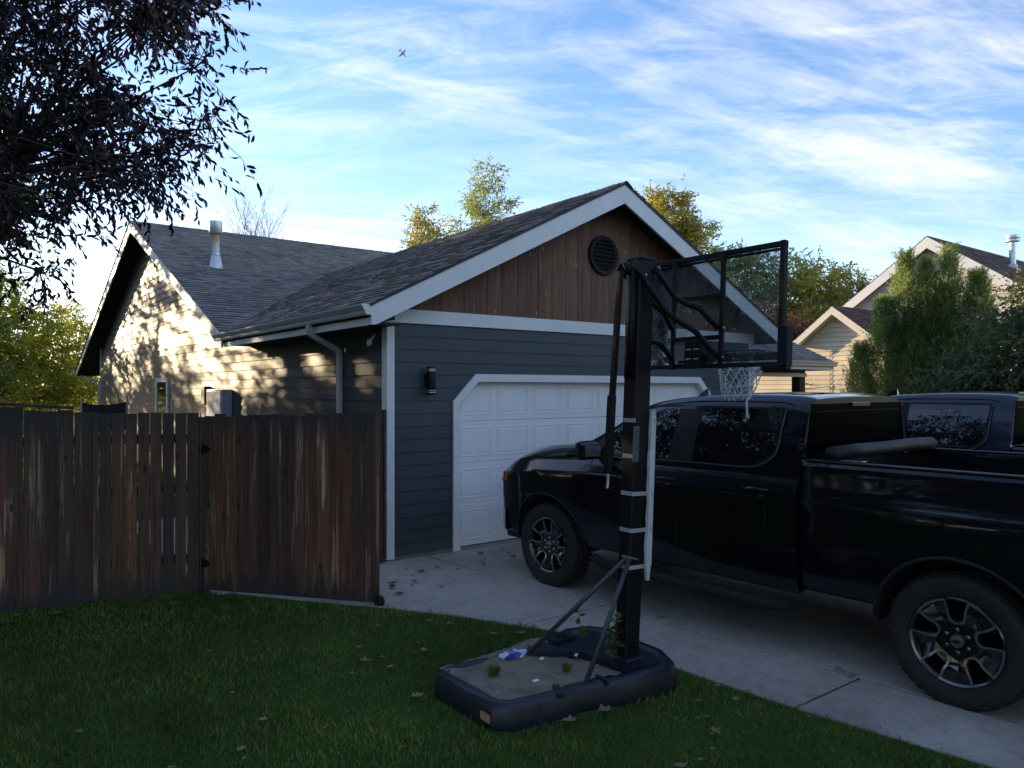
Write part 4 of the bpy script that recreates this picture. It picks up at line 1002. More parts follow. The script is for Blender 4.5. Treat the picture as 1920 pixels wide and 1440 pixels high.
# ------------------------------------------------------------------ basketball hoop
HB = thing('basketball_hoop', 'portable basketball hoop with clear backboard and torn white net, on a sand filled base', 'basketball hoop', (3.78,3.69,0))
def ln(x, y, z): return Vector((x+.05*(z-.17), y, z))
navyp = simple('navy_black_moulded_plastic', (.010,.015,.026), .42, var=.3, scale=5, bs=.25, bscale=30, bdist=.003)
foot = [(2.54,4.24),(2.56,3.62),(2.66,3.53),(3.05,3.47),(3.12,3.49),(3.30,3.46),(3.42,3.40),(3.86,3.34),(3.97,3.40),(4.08,3.60),(4.10,4.20),(4.02,4.34),(3.80,4.40),(3.62,4.34),(3.30,4.33),(2.66,4.33)]
def inset(poly, d):
    m = len(poly); out = []
    for i in range(m):
        p = Vector(poly[i]); a = (p-Vector(poly[i-1])).normalized(); b = (Vector(poly[(i+1)%m])-p).normalized()
        na = Vector((-a.y, a.x)); nb2 = Vector((-b.y, b.x)); n = (na+nb2); n = n/max(.5, n.length_squared/1.0*.5+.0) if n.length > 0 else na
        out.append((p.x+n.x*d, p.y+n.y*d))
    return out
def hump(x, y): # the shell rises a little round the pole end
    return .02*max(0, min(1, (x-3.35)/.3))
rings = []
for d, z in ((-.0,.0),(.0,.05),(.008,.11),(.02,.145),(.035,.158),(.075,.160),(.10,.150),(.115,.125)):
    rings.append([(x, y, z+hump(x,y)*(1 if z > .1 else 0)) for x, y in inset(foot, d)])
bs_ = MB().loft(rings, caps=False)
# deck plates closing the shell towards the pole, hollow at the other end
bs_.prism([(3.62,3.50,.120),(3.95,3.44,.120),(4.02,3.66,.120),(4.02,4.2,.120),(3.95,4.28,.120),(3.25,4.30,.120),(3.24,4.16,.120),(3.58,3.96,.120)], (0,0,.045))
base = part('base', bs_, navyp, HB, auto=40)
part('base_ribs', MB().prism([(2.80,3.46,.02),(2.815,3.46,.02),(2.83,3.475,.157),(2.815,3.475,.157)], (0,-.006,0)).obox((3.03,3.55,.15),(.5,1,0),(-1,.5,0),(0,0,1),.08,.02,.012)
     .obox((3.62,4.22,.175),(1,0,0),(0,1,0),(0,0,1),.10,.07,.022).obox((3.36,3.5,.155),(1,-.1,0),(.1,1,0),(0,0,1),.012,.06,.02), navyp, base, bevel=.012)
part('fill_cap', MB().lathe([(.05,0),(.048,.022),(.03,.026)], (3.62,4.22,.190), n=20), M['blackm'], base, auto=40)
part('pole_socket', MB().loft([[(3.66,3.58,.15),(3.90,3.58,.15),(3.90,3.80,.15),(3.66,3.80,.15)],[(3.70,3.61,.178),(3.87,3.61,.178),(3.87,3.77,.178),(3.70,3.77,.178)]]), navyp, base, bevel=.01)
hdl = part('hand_grip', MB().loft([[(2.552,3.66+a,.075+b) for a, b in rnd_poly([(-.045,-.022),(.045,-.022),(.045,.022),(-.045,.022)], .012, 3)],[(2.544,3.66+a,.075+b) for a, b in rnd_poly([(-.05,-.027),(.05,-.027),(.05,.027),(-.05,.027)], .012, 3)]]), simple('sunlit_tan_grip', (.40,.26,.13), .45, var=.2), base)  # tan colour stands in for the sunlit spot on the handle cutout
for i, (yy) in enumerate((3.55,3.95)):
    pass
# sand
sm, snt, sb = newmat('coarse_sand_and_soil'); n1 = noise(snt, 120, 4, .8); n2 = noise(snt, 5, 4)
c = ramp(snt, n1.outputs[0], [(.3,(.14,.115,.085)),(.5,(.30,.25,.19)),(.68,(.50,.43,.34))]); c = mixc(snt, 1., c, ramp(snt, n2.outputs[0], [(.3,.6),(.7,1.15)]), 'MULTIPLY')
lnk(snt, c, sb.inputs['Base Color']); sb.inputs['Roughness'].default_value = .95; bump(snt, sb, n1.outputs[0], 1., .012)
sd_ = MB(); nx_, ny_ = 90, 60; vs = []
for j in range(ny_+1):
    for i in range(nx_+1):
        u, v = i/nx_, j/ny_
        x = 2.625+u*1.06; y = 3.575+v*.75+.02*math.sin(u*11)*(v > .9)
        z = .140+.020*math.sin(u*5+1)*math.sin(v*4)+.022*min(1,max(0,(v-.7)/.2))-.02*min(1,max(0,(u-.75)/.2))*(v<.6)+rng.uniform(-.0035,.0035)+.006*math.sin(u*13+v*9)+.004*math.sin(u*37+v*21)*math.sin(v*31-u*9)-.018*math.exp(-((u-.33)**2+(v-.42)**2)/.008)
        vs.append((x, y, z))
sd_.add(vs, [(j*(nx_+1)+i, j*(nx_+1)+i+1, (j+1)*(nx_+1)+i+1, (j+1)*(nx_+1)+i) for j in range(ny_) for i in range(nx_)])
part('sand_fill', sd_, sm, base, smooth=True)
# pole
def sqtube(mb, pts, w, h):
    rings = []
    for p in pts:
        p = Vector(p); c = .012
        rings.append([p+Vector((a,b,0)) for a, b in ((-w,-h+c),(-w+c,-h),(w-c,-h),(w,-h+c),(w,h-c),(w-c,h),(-w+c,h),(-w,h-c))])
    mb.loft(rings)
pm = MB(); sqtube(pm, [ln(3.78,3.69,.17), ln(3.78,3.68,1.55)], .070, .060); pole = part('pole', pm, M['black'], HB, auto=30)
pm = MB(); sqtube(pm, [ln(3.78,3.68,1.50), ln(3.775,3.675,2.955)], .076, .066); part('upper_pole', pm, M['black'], HB, auto=30)
part('pole_cap', MB().obox(ln(3.775,3.675,2.965),(1,0,0),(0,1,0),(0,0,1),.08,.07,.012), M['blackm'], pole, bevel=.008)
# struts from the base
for q in ((3.235,3.53,.135),(3.27,4.17,.15)):
    part('strut', MB().tube([q, (3.735,3.645 if q[1] > 4 else 3.615,.87)], .0165, 8), simple('grey_black_tube', (.05,.055,.06), .4, .2), HB, smooth=True)
part('strut_bolt', MB().tube([(3.745,3.55,.875),(3.745,3.70,.875)], .008, 8), M['steel'], HB)
# backboard
BX = 4.29; BY0, BY1, BZ0, BZ1 = 2.85, 4.22, 2.20, 3.04
def bb(y, z, dx=0): p = ln(BX, y, z); p.x += dx; return p
def frame_bar(mb, a, b, w, d): # a,b in (y,z)
    mb.beam(bb(*a), bb(*b), w, d, (1,0,0))
fr = MB()
frame_bar(fr, (BY0,BZ0+.012),(BY1,BZ0+.012),.03,.042); frame_bar(fr, (BY0,BZ1-.02),(BY1,BZ1-.02),.035,.042); fr.beam(bb(BY0+.03,BZ1-.055,-.004), bb(BY1-.03,BZ1-.055,-.004), .012, .045, (1,0,0))
frame_bar(fr, (BY0+.02,BZ0-.01),(BY0+.02,BZ1),.035,.044); frame_bar(fr, (BY1-.02,BZ0-.01),(BY1-.02,BZ1),.035,.042)
part('backboard_frame', fr, M['blackm'], HB, bevel=.003)
bf = MB()
for y in (3.33, 3.775):
    bf.beam(bb(y,BZ0-.01,-.035), bb(y,BZ1-.01,-.035), .032, .028, (1,0,0))
bf.beam(bb(3.33,2.715,-.037), bb(3.775,2.715,-.037), .032, .028, (1,0,0)); bf.beam(bb(3.33,2.415,-.037), bb(3.775,2.415,-.037), .034, .03, (1,0,0))
part('rear_frame', bf, M['black'], HB, bevel=.003)
gm, gnt, gb_ = newmat('scuffed_clear_acrylic'); 
gb_.inputs['Base Color'].default_value = (.75,.82,.85,1); gb_.inputs['Roughness'].default_value = .03
tr_ = N(gnt, 'ShaderNodeBsdfTransparent'); tr_.inputs[0].default_value = (.80,.84,.86,1)
gl_ = N(gnt, 'ShaderNodeBsdfGlossy'); gl_.inputs['Roughness'].default_value = .02; gl_.inputs[0].default_value = (.9,.95,1,1)
fr_ = N(gnt, 'ShaderNodeFresnel'); fr_.inputs[0].default_value = 1.5
m1 = N(gnt, 'ShaderNodeMixShader'); lnk(gnt, fr_.outputs[0], m1.inputs[0]); lnk(gnt, tr_.outputs[0], m1.inputs[1]); lnk(gnt, gl_.outputs[0], m1.inputs[2])
df = N(gnt, 'ShaderNodeBsdfDiffuse'); df.inputs[0].default_value = (.35,.37,.38,1); sn = noise(gnt, 7, 6, .75)
m2 = N(gnt, 'ShaderNodeMixShader'); lnk(gnt, ramp(gnt, sn.outputs[0], [(.40,.02),(.75,.22)]), m2.inputs[0]); lnk(gnt, m1.outputs[0], m2.inputs[1]); lnk(gnt, df.outputs[0], m2.inputs[2])
lnk(gnt, m2.outputs[0], gnt.nodes['Material Output'].inputs[0])
gp_ = MB(); gp_.loft([[bb(BY0+.02,BZ0+.02,dx),bb(BY1-.02,BZ0+.02,dx),bb(BY1-.02,BZ1-.03,dx),bb(BY0+.02,BZ1-.03,dx)] for dx in (.002,.010)])
gpo = part('backboard_panel', gp_, gm, HB)
# frosted lower band and the small mirrored lettering seen from behind
part('printed_band', MB().loft([[bb(BY0+.04,BZ0+.04,dx),bb(BY1-.04,BZ0+.04,dx),bb(BY1-.04,BZ0+.095,dx),bb(BY0+.04,BZ0+.095,dx)] for dx in (.0125,.0135)]), simple('dark_grey_print', (.05,.055,.06), .5), gpo)
def stroke(mb, pts, y0, z0, s, t=.004):
    for a, b in zip(pts, pts[1:]): mb.beam(bb(y0+a[0]*s, z0+a[1]*s, .0015), bb(y0+b[0]*s, z0+b[1]*s, .0015), t, .001, (1,0,0))
lt = MB()
stroke(lt, [(0,1),(-.6,1),(0,0),(-.6,0)], 4.02, 2.335, .045); stroke(lt, [(0,0),(0,1),(-.35,.4),(-.7,1),(-.7,0)], 3.975, 2.335, .045); stroke(lt, [(0,0),(-.6,0),(0,1),(-.6,1)], 3.925, 2.335, .045)
part('lettering', lt, M['blackm'], gpo)
ql = MB()
for i in range(3): stroke(ql, [(0,0),(-.5,.1),(-1.1,-.05),(-1.6,.12)], 3.20, 2.63-.028*i, .05, .003)
part('sticker_text', ql, simple('pale_print', (.5,.55,.6), .5), gpo)
part('corner_pad', MB().obox(bb(BY0-.01,2.33,.0),(0,1,0),(.05,0,1),(1,0,-.05),.032,.135,.038).obox(bb(BY0+.06,2.19,0),(0,1,0),(.05,0,1),(1,0,-.05),.10,.022,.03), M['blackm'], HB, bevel=.008)
# bracket behind the rim
hbk = MB().obox(bb(3.55,2.30,-.045),(0,1,0),(.05,0,1),(1,0,-.05),.075,.10,.035)
brk = part('rim_mount', hbk, M['black'], HB, bevel=.005)
sl3 = MB()
for z in (2.265,2.335):
    for y in (3.515,3.585): sl3.obox(bb(y,z,-.082),(0,1,0),(.05,0,1),(1,0,-.05),.022,.005,.002)
part('slot_bolts', sl3, M['galv'], brk)
part('clear_shield', MB().obox(bb(3.68,2.315,-.06),(0,1,0),(.05,0,1),(1,0,-.05),.055,.06,.003), simple('grey_plastic_plate', (.16,.18,.20), .2), brk)
# parallelogram arms
def arm(name, a, b, drop=.0):
    a = Vector(a); b = Vector(b); d = b-a; up = Vector((0,0,1))
    pts = [a, a+d*.10-up*.03, a+d*.30-up*.075, a+d*.48-up*.045+Vector((0,0,.0)), a+d*.70+up*.012, a+d*.86-up*.0, a+d*.96-up*.0, b]
    part(name, MB().tube(pts, .021, 10), M['black'], HB, smooth=True)
for y0, y1 in ((3.595, 3.345), (3.75, 3.76)):
    arm('arm', ln(3.84,y0,2.90), bb(y1,2.48,-.05)); arm('arm', ln(3.70,y0,2.84) if y0 < 3.7 else ln(3.74,y0,2.60), bb(y1,2.27,-.05))
bo = MB()
for p in (ln(3.84,3.58,2.90), ln(3.70,3.575,2.84), ln(3.79,3.575,2.72)): bo.tube([p, p-Vector((0,.02,0))], .011, 8)
for y in (3.33,3.775):
    for z in (2.48,2.27): bo.tube([bb(y,z,-.05)-Vector((0,.02,0)), bb(y,z,-.05)-Vector((0,.034,0))], .010, 8)
part('bolts', bo, M['steel'], HB)
# side plates on the pole top and the lift lever
part('pole_bracket', MB().obox(ln(3.72,3.595,2.86),(1,0,-.6),(0,1,0),(.6,0,1),.11,.006,.035).obox(ln(3.72,3.755,2.86),(1,0,-.6),(0,1,0),(.6,0,1),.11,.006,.035), M['black'], HB, bevel=.004)
part('spring_tube', MB().beam(ln(3.665,3.655,2.88), ln(3.675,3.655,2.12), .05, .06, (0,1,0)).tube([ln(3.60,3.67,2.93), ln(3.64,3.66,2.86), ln(3.72,3.66,2.82)], .020, 10), M['black'], HB, smooth=True)
lv = part('lift_lever', MB().beam((3.685,3.655,2.86),(3.645,3.70,1.95),.036,.036,(0,1,0)).beam((3.645,3.70,2.0),(3.618,3.71,1.46),.050,.044,(0,1,0)), M['black'], HB, bevel=.004)
part('lever_hook', MB().tube([(3.618,3.71,1.47),(3.612,3.705,1.40),(3.60,3.70,1.36)], .010, 8), M['galv'], lv)
part('height_gauge', MB().obox(ln(3.70,3.595,1.66),(1,0,0),(0,1,0),(.05,0,1),.028,.006,.125), simple('clear_gauge_plate', (.10,.11,.12), .15, spec=.8), HB, bevel=.006)
# white strip taped to the pole
wm = MB(); Kp = 22; rg = []
for i in range(Kp+1):
    f = i/Kp; z = 1.90-1.20*f; wv = .004*math.sin(i*1.7)+.003*math.sin(i*.6); ww = .025*(1 if i > 0 else .6)*(1 if i < Kp-1 else .45)
    p = ln(3.865,3.60,z); rg.append([p+Vector((-ww+wv,-.012,0)), p+Vector((ww+wv,-.012+wv,0)), p+Vector((ww+wv,.012,0)), p+Vector((-ww+wv,.012,0))])
wm.loft(rg); part('white_strip', wm, simple('crumpled_white_sheet', (.62,.62,.60), .6, var=.12, scale=30, bs=.6, bscale=30, bdist=.01), HB)
for i, z in enumerate((1.82,1.57,1.31,1.055,.80)):
    tp_ = MB(); p = ln(3.78,3.69,z); sk = (-.01,.0,.012,.012,.006)[i]
    tp_.obox(p+Vector((.01,-.0715,0)),(1,0,-.06+sk),(0,1,0),(0,0,1),.088,.0012,.014).obox(p+Vector((-.0795,-.02,.006)),(0,1,0),(1,0,0),(0,0,1),.052,.0012,.014).obox(p+Vector((.095,-.09,-.004)),(0,1,0),(1,0,0),(0,0,1),.02,.0012,.014)
    part('tape_band', tp_, simple('grey_duct_tape', (.42,.44,.46), .35), HB)
# rim and net
RC = Vector((4.895, 3.55, 2.335)); rp = [RC+Vector((math.cos(t)*.228, math.sin(t)*.228, 0)) for t in [2*PI*i/36 for i in range(37)]]
rim = part('rim', MB().tube(rp, .009, 8, caps=False), simple('faded_dark_rim_paint', (.035,.02,.02), .4), HB, smooth=True)
part('rim_neck', MB().box(4.41,3.48,2.325,4.68,3.62,2.335).prism([(4.42,3.50,2.20),(4.42,3.50,2.325),(4.66,3.50,2.325)], (0,.006,0)).prism([(4.42,3.60,2.20),(4.42,3.60,2.325),(4.66,3.60,2.325)], (0,.006,0)), M['black'], rim, bevel=.003)
nm = MB(); rr3 = random.Random(5)
def npnt(i, lev):  # lev 0..6
    zf_ = [0,.055,.115,.18,.245,.31,.365][lev]; rr_ = [.228,.205,.175,.150,.128,.108,.085][lev]
    a = 2*PI*(i+.5*(lev%2))/12; wob = .012*math.sin(i*2.3+lev)
    return RC+Vector((math.cos(a)*(rr_+wob)-.03*lev/6, math.sin(a)*(rr_+wob)+.015*lev/6, -.01-zf_+.012*math.sin(i*1.7)))
def cord(a, b, sag):
    mid = (a+b)/2-Vector((0,0,sag)); return [a, a.lerp(mid,.5)-Vector((0,0,sag*.35)), mid, mid.lerp(b,.5)-Vector((0,0,sag*.35)), b]
for lev in range(6):
    for i in range(12):
        if lev == 5 and i in (2,3,7,8): continue
        a = npnt(i, lev)
        if lev%2 == 0: b1, b2 = npnt(i, lev+1), npnt(i-1, lev+1)
        else: b1, b2 = npnt(i, lev+1), npnt(i+1, lev+1)
        for b in (b1, b2): nm.tube(cord(a, b, .006), .0042, 5, caps=False)
        if lev in (2,4): nm.tube(cord(a, npnt(i+1, lev), .022), .0038, 5, caps=False)
a = npnt(8,5); nm.tube([npnt(9,6), a-Vector((0,0,.09)), a-Vector((-.01,0,.15)), a-Vector((0,.01,.20))], .0045, 5)
a = npnt(10,6); nm.tube([a, a-Vector((.01,.01,.07)), a-Vector((0,.015,.13))], .0045, 5)
part('net', nm, simple('white_net_cord', (.62,.64,.66), .7), HB)
# litter and weeds on the base
bag = MB(); K = 14; rg = []
for j in range(5):
    r_ = (.075,.095,.085,.05,.004)[j]; rg.append([(3.16+math.cos(2*PI*i/K)*r_*1.2*(1+.2*math.sin(i*2.9+j)), 4.20+math.sin(2*PI*i/K)*r_*.75*(1+.2*math.sin(i*3.7)), .150+.011*j+.006*math.sin(i*2.1+j)) for i in range(K)])
bag.loft(rg); bagm, bnt, bb_ = newmat('blue_white_crumpled_wrapper'); n = noise(bnt, 9, 2)
lnk(bnt, ramp(bnt, n.outputs[0], [(.46,(.03,.06,.38)),(.50,(.03,.06,.38)),(.54,(.55,.58,.65))]), bb_.inputs['Base Color']); bb_.inputs['Roughness'].default_value = .3
top(part('crumpled_wrapper', bag, bagm), 'crumpled blue and white wrapper on the back edge of the hoop base', 'litter')
for i, (x, y, lab) in enumerate(((3.0,3.74,'small white scrap at the middle of the sand, nearest of the three scraps'),(3.28,4.02,'small white scrap on the sand in front of the blue wrapper'),(3.52,3.93,'small white scrap on the sand near the pole'))):
    m = MB().obox((x,y,.160),(1,.4*i,0),(-.4*i,1,.2),(0,0,1),.022,.010,.004); top(part('paper_scrap', m, M['trim'], bevel=.002), lab, 'litter')
def weed(name, label, base, h, nl, ls, seed, bush=0):
    rr_ = random.Random(seed); t = thing(name, label, 'plant', base, None); b = Vector(base); st = MB(); P = []; D = []
    stems = 1+bush
    for s in range(stems):
        dx = rr_.uniform(-.05,.05)*bush; dy = rr_.uniform(-.03,.03)*bush; hh = h*(1-.18*s)
        pts = [b+Vector((dx*f+.01*math.sin(f*5+s), dy*f, hh*f)) for f in (0,.3,.6,1)]
        st.tube(pts, [.004,.003,.0025,.0015], 5)
        for k in range(nl):
            f = .2+.8*k/(nl-1); p = b+Vector((dx*f+.01*math.sin(f*5+s), dy*f, hh*f)); a = k*2.4+s
            P.append(p); D.append((math.cos(a), math.sin(a), .25))
    part('stem', st, M['weed'], t, smooth=True)
    v, f = leaves_np(np.array([tuple(p) for p in P]), np.array(D), ls, ls*.75, .15, .1); npmesh('leaves', v, f, M['weed'], t, base)
weed('weed', 'thin sparse weed growing at the back corner of the hoop base', (3.66,4.05,.16), .32, 9, .07, 2)
weed('weed', 'bushy light green weed growing at the foot of the hoop pole', (3.68,3.70,.16), .33, 11, .075, 4, 2)
def tuft(label, base, n, h, seed):
    rr_ = random.Random(seed); m = MB()
    for i in range(n):
        a = rr_.uniform(0, 2*PI); r_ = rr_.uniform(.1,.55)*h; p = Vector(base)+Vector((rr_.uniform(-.03,.03), rr_.uniform(-.03,.03), 0)); q = p+Vector((math.cos(a)*r_, math.sin(a)*r_, h*rr_.uniform(.5,1)))
        s = Vector((-math.sin(a), math.cos(a), 0))*.0022; mid = p.lerp(q,.5)+Vector((0,0,h*.12)); m.add([p-s, p+s, mid+s*.8, q, mid-s*.8], [(0,1,2,3,4)])
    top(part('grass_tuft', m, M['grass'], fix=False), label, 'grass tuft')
tuft('scraggly grass tuft on the left part of the sand filled base', (2.83,3.98,.14), 60, .12, 1)
tuft('low grass tuft on the sand close to the front strut', (3.30,3.78,.14), 50, .07, 2)

# ------------------------------------------------------------------ neighbour house
NB = thing('neighbour_house', 'cream sided house with brown roofs beyond the driveway', 'house', (20,11,0))
NP = .105
part('front_wall', join(lap([(6.2,0),(15.8,0),(15.8,3.30),(6.2,3.30)], (20,0,0),(0,1,0),(0,0,1),(-1,0,0), .135, .022, 0),
   lap([(10.2,3.30),(12.26,3.30),(11.23,4.12)], (20,0,0),(0,1,0),(0,0,1),(-1,0,0), .135, .022, 0)), M['nsiding'], NB, fix=False)
part('upper_wall', lap([(5.0,2.6),(14.4,2.6),(14.4,3.0),(9.81,6.12),(5.0,2.9)], (22.5,0,0),(0,1,0),(0,0,1),(-1,0,0), .135, .022, 0), M['nside2'], NB, fix=False)
def rake(x, ya, za, slope, hw, w_, name, mat, thick=.04):
    m = MB()
    for s in (-1, 1):
        m.prism([(x, ya+s*hw, za-slope*hw),(x, ya, za),(x, ya, za-w_),(x, ya+s*hw, za-slope*hw-w_)], (thick,0,0))
    return part(name, m, mat, NB, bevel=.003)
rake(19.62, 11.23, 4.352, .77, 1.20, .23, 'small_rake_fascia', M['ntrim'])
rake(22.15, 9.81, 6.382, .70, 4.9, .33, 'large_rake_fascia', M['trim'])
def nroof(x0, x1, ya, za, slope, hw, name):
    dkm = MB(); ms = []
    for s in (-1, 1):
        x0d = x0+.06; dkm.prism([(x0d,ya+s*hw,za-slope*hw-.02),(x0d,ya,za-.02),(x0d,ya,za-.14),(x0d,ya+s*hw,za-slope*hw-.14)], (x1-x0d,0,0))
        uu = Vector((0,-s,slope)).normalized(); nn_ = Vector((0,s*slope,1)).normalized(); L = hw/abs(uu.y)
        ms.append(lap([(x0-.012,-.0),(x1,-.0),(x1,L),(x0-.012,L)], (0,ya+s*hw,za-slope*hw),(1,0,0),uu,nn_,.16,.01,-.03,seg=(.25,.6)))
    r_ = part(name, join(*ms), M['nshingle'], NB, fix=False); part(name+'_deck', dkm, M['ntrim'], r_)
    part('ridge_cap', MB().prism([(x0+.03,ya-.14,za-.14*slope+.012),(x0+.03,ya,za+.03),(x0+.03,ya+.14,za-.14*slope+.012),(x0+.03,ya,za+.0)], (x1-x0-.03,0,0)), M['nshingle'], r_)
nroof(19.62, 22.5, 11.23, 4.35, .77, 1.20, 'small_roof'); nroof(22.15, 31, 9.81, 6.38, .70, 4.9, 'large_roof')
nf_ = part('roof_flue', MB().lathe([(.09,-.2),(.09,.75)], (25.6,8.85,5.75), n=16), M['galv'], NB, auto=40)
part('flue_cap', MB().lathe([(.11,.72),(.19,.74),(.19,.80),(.12,.82),(.19,.84),(.19,.92),(.1,.94)], (25.6,8.85,5.75), n=16), M['galv'], nf_, auto=40)
part('flue_boot', MB().lathe([(.22,-.18),(.12,.05)], (25.6,8.85,5.75), n=16), M['galv'], nf_, auto=40)
part('corner_seam', MB().tube([(19.965,11.47,0),(19.965,11.47,3.1)],.007,5), M['black'], NB)
part('hook_bracket', MB().tube([(19.98,12.5,2.02),(19.86,12.35,2.12),(19.8,12.1,2.2),(19.8,11.95,2.12),(19.8,11.9,2.2)], .012, 5).tube([(19.98,12.45,2.2),(19.85,12.25,2.2)], .01, 5), M['black'], NB)
part('main_wall_return', MB().box(20.01,6.2,0,22.5,6.25,3.3).box(20.01,15.75,0,22.5,15.8,3.3), M['nsiding'], NB)

# ------------------------------------------------------------------ trees and shrubs
tree('purple_leaf_tree', 'dark purple leaved tree overhanging the fence from the upper left', 'tree', (-3.0,8.9,0), 8.6,
     [(-1.0,7.5,5.4,2.9,2.9,2.5),(-2.6,8.2,4.4,2.6,2.8,1.9),(-.4,7.2,4.1,1.8,2.0,1.2),(.75,6.9,4.9,1.25,1.4,1.4),(.3,7.2,3.9,1.1,1.2,.8),(-.2,6.9,6.6,2.0,2.0,1.2),(-.5,7.4,3.1,1.2,1.3,.55),(1.45,6.7,4.6,.75,.8,1.0),(1.75,6.6,4.0,.5,.5,.5)], 430, 160, .080, .030, M['purple'], M['bark'], .15, .38, limbs=18, droop=.55, seed=3, surf=.3, hero=True)
far = 'trees behind the houses'
tree('leafy_tree', 'low yellow green bushy tree with pale trunk beyond the left fence', 'tree', (2.4,39,0), 6.5, [(2.5,39,3.2,2.9,2.2,2.6),(1.6,38.6,5.0,2.2,1.8,1.7),(1.6,38.5,2.0,2.5,2,1.8),(4.1,40,2.4,2.2,2,2.2)], 190, 190, .13, .085, M['olive'], M['palebark'], .10, .7, limbs=14, group=far, seed=5)
tree('leafy_tree', 'mid green tree rising behind the yellow green bush at the left edge', 'tree', (-1.2,43,0), 11, [(-.8,43,6.2,3.4,3,3.6),(1.0,44,4.4,2.8,2.6,3)], 120, 150, .13, .08, M['green'], M['bark'], .18, .8, group=far, seed=6)
tree('leafy_tree', 'rounded yellow green tree at the rear corner of the blue house', 'tree', (6.2,49,0), 7, [(5.6,49,3.6,3.0,2.5,3.2),(8,50,3.0,3,2.5,2.8)], 150, 160, .14, .09, M['olive'], M['bark'], .12, .8, group=far, seed=7)
# the bare tree
rb = random.Random(9); bt = thing('bare_tree', 'leafless tan tree showing above the main roof ridge', 'tree', (13.6,42.3,0), far); bm_ = MB()
bm_.tube([(13.6,42.3,0),(13.6,42.3,5),(13.65,42.3,8)], [.16,.12,.06], 8)
bt1 = part('trunk', bm_, M['tanbark'], bt, smooth=True); bmm = MB()
def bare(p, d, L, r, n):
    pts = [p]; q = p; dd = d
    for i in range(4):
        dd = (dd+Vector((rb.gauss(0,.10), rb.gauss(0,.10), rb.gauss(.05,.05)))).normalized(); q = q+dd*L/4; pts.append(q)
    bmm.tube(pts, [r, r*.85, r*.7, r*.55, r*.3], 5, caps=False)
    if n > 0:
        for k in range(rb.choice((3,4))):
            s = pts[rb.choice((1,2,3))]; a = rb.uniform(0, 2*PI); e = (d+Vector((math.cos(a)*.55, math.sin(a)*.55, .1))).normalized(); bare(s, e, L*rb.uniform(.45,.68), r*.55, n-1)
for k in range(9):
    a = k*2.4; bare(Vector((13.6,42.3,6.8+.12*k)), Vector((math.cos(a)*.26, math.sin(a)*.26, 1)).normalized(), rb.uniform(3.4,5.4), .036, 3)
part('branches', bmm, M['tanbark'], bt, fix=False)
tree('aspen_tree', 'sparse golden aspen showing above the ridge left of the taller green aspen', 'tree', (19.3,33.0,0), 12, [(19.3,33.0,9.6,1.05,1.0,2.2),(18.6,32.6,8.6,1.2,.9,.9)], 70, 130, .11, .08, M['yellow'], M['palebark'], .11, .42, limbs=16, group=far, seed=12, droop=.2)
tree('aspen_tree', 'tall airy grey green aspen above the middle of the garage roof', 'tree', (23.2,32.9,0), 14.4, [(23.2,32.9,11.9,1.35,1.3,2.5),(22.9,32.9,10.0,2.4,1.3,1.3),(21.7,32.2,12.2,.5,.5,1.0)], 120, 120, .11, .08, M['aspen'], M['palebark'], .13, .42, limbs=20, group=far, seed=13, droop=.2)
tree('cottonwood_tree', 'rounded yellow green cottonwood just right of the garage gable peak', 'tree', (29.4,25.4,0), 12.6, [(29.0,25.6,10.1,1.75,1.6,2.0),(30.3,24.6,8.9,1.6,1.4,1.6),(31.4,24.2,7.7,1.4,1.2,.9)], 150, 200, .12, .085, M['yellow'], M['bark'], .14, .5, limbs=16, group=far, seed=14, droop=.2)
tree('cottonwood_tree', 'dull green tree seen through the clear backboard', 'tree', (30.5,22.4,0), 9.5, [(30.0,22.6,6.6,2.2,2,2.3),(32.0,21.0,7.0,1.7,1.5,1.7)], 170, 170, .12, .085, M['aspen'], M['bark'], .14, .55, limbs=14, group=far, seed=15)
tree('cottonwood_tree', 'yellow green tree between the backboard and the cream house gable', 'tree', (32.4,18.6,0), 9, [(32.2,18.7,6.0,1.9,1.9,2.0),(31.6,19.4,4.6,1.6,1.9,2.0)], 170, 190, .12, .085, M['yellow'], M['bark'], .14, .5, limbs=14, group=far, seed=16)
tree('plum_tree', 'purple brown plum tree low behind the right edge of the backboard', 'tree', (27.0,17.9,0), 6, [(26.6,18.4,4.0,2.0,1.7,1.6),(27.6,17.3,3.4,1.5,1.3,1.2)], 120, 170, .10, .07, M['plum'], M['bark'], .10, .45, group=far, seed=17)
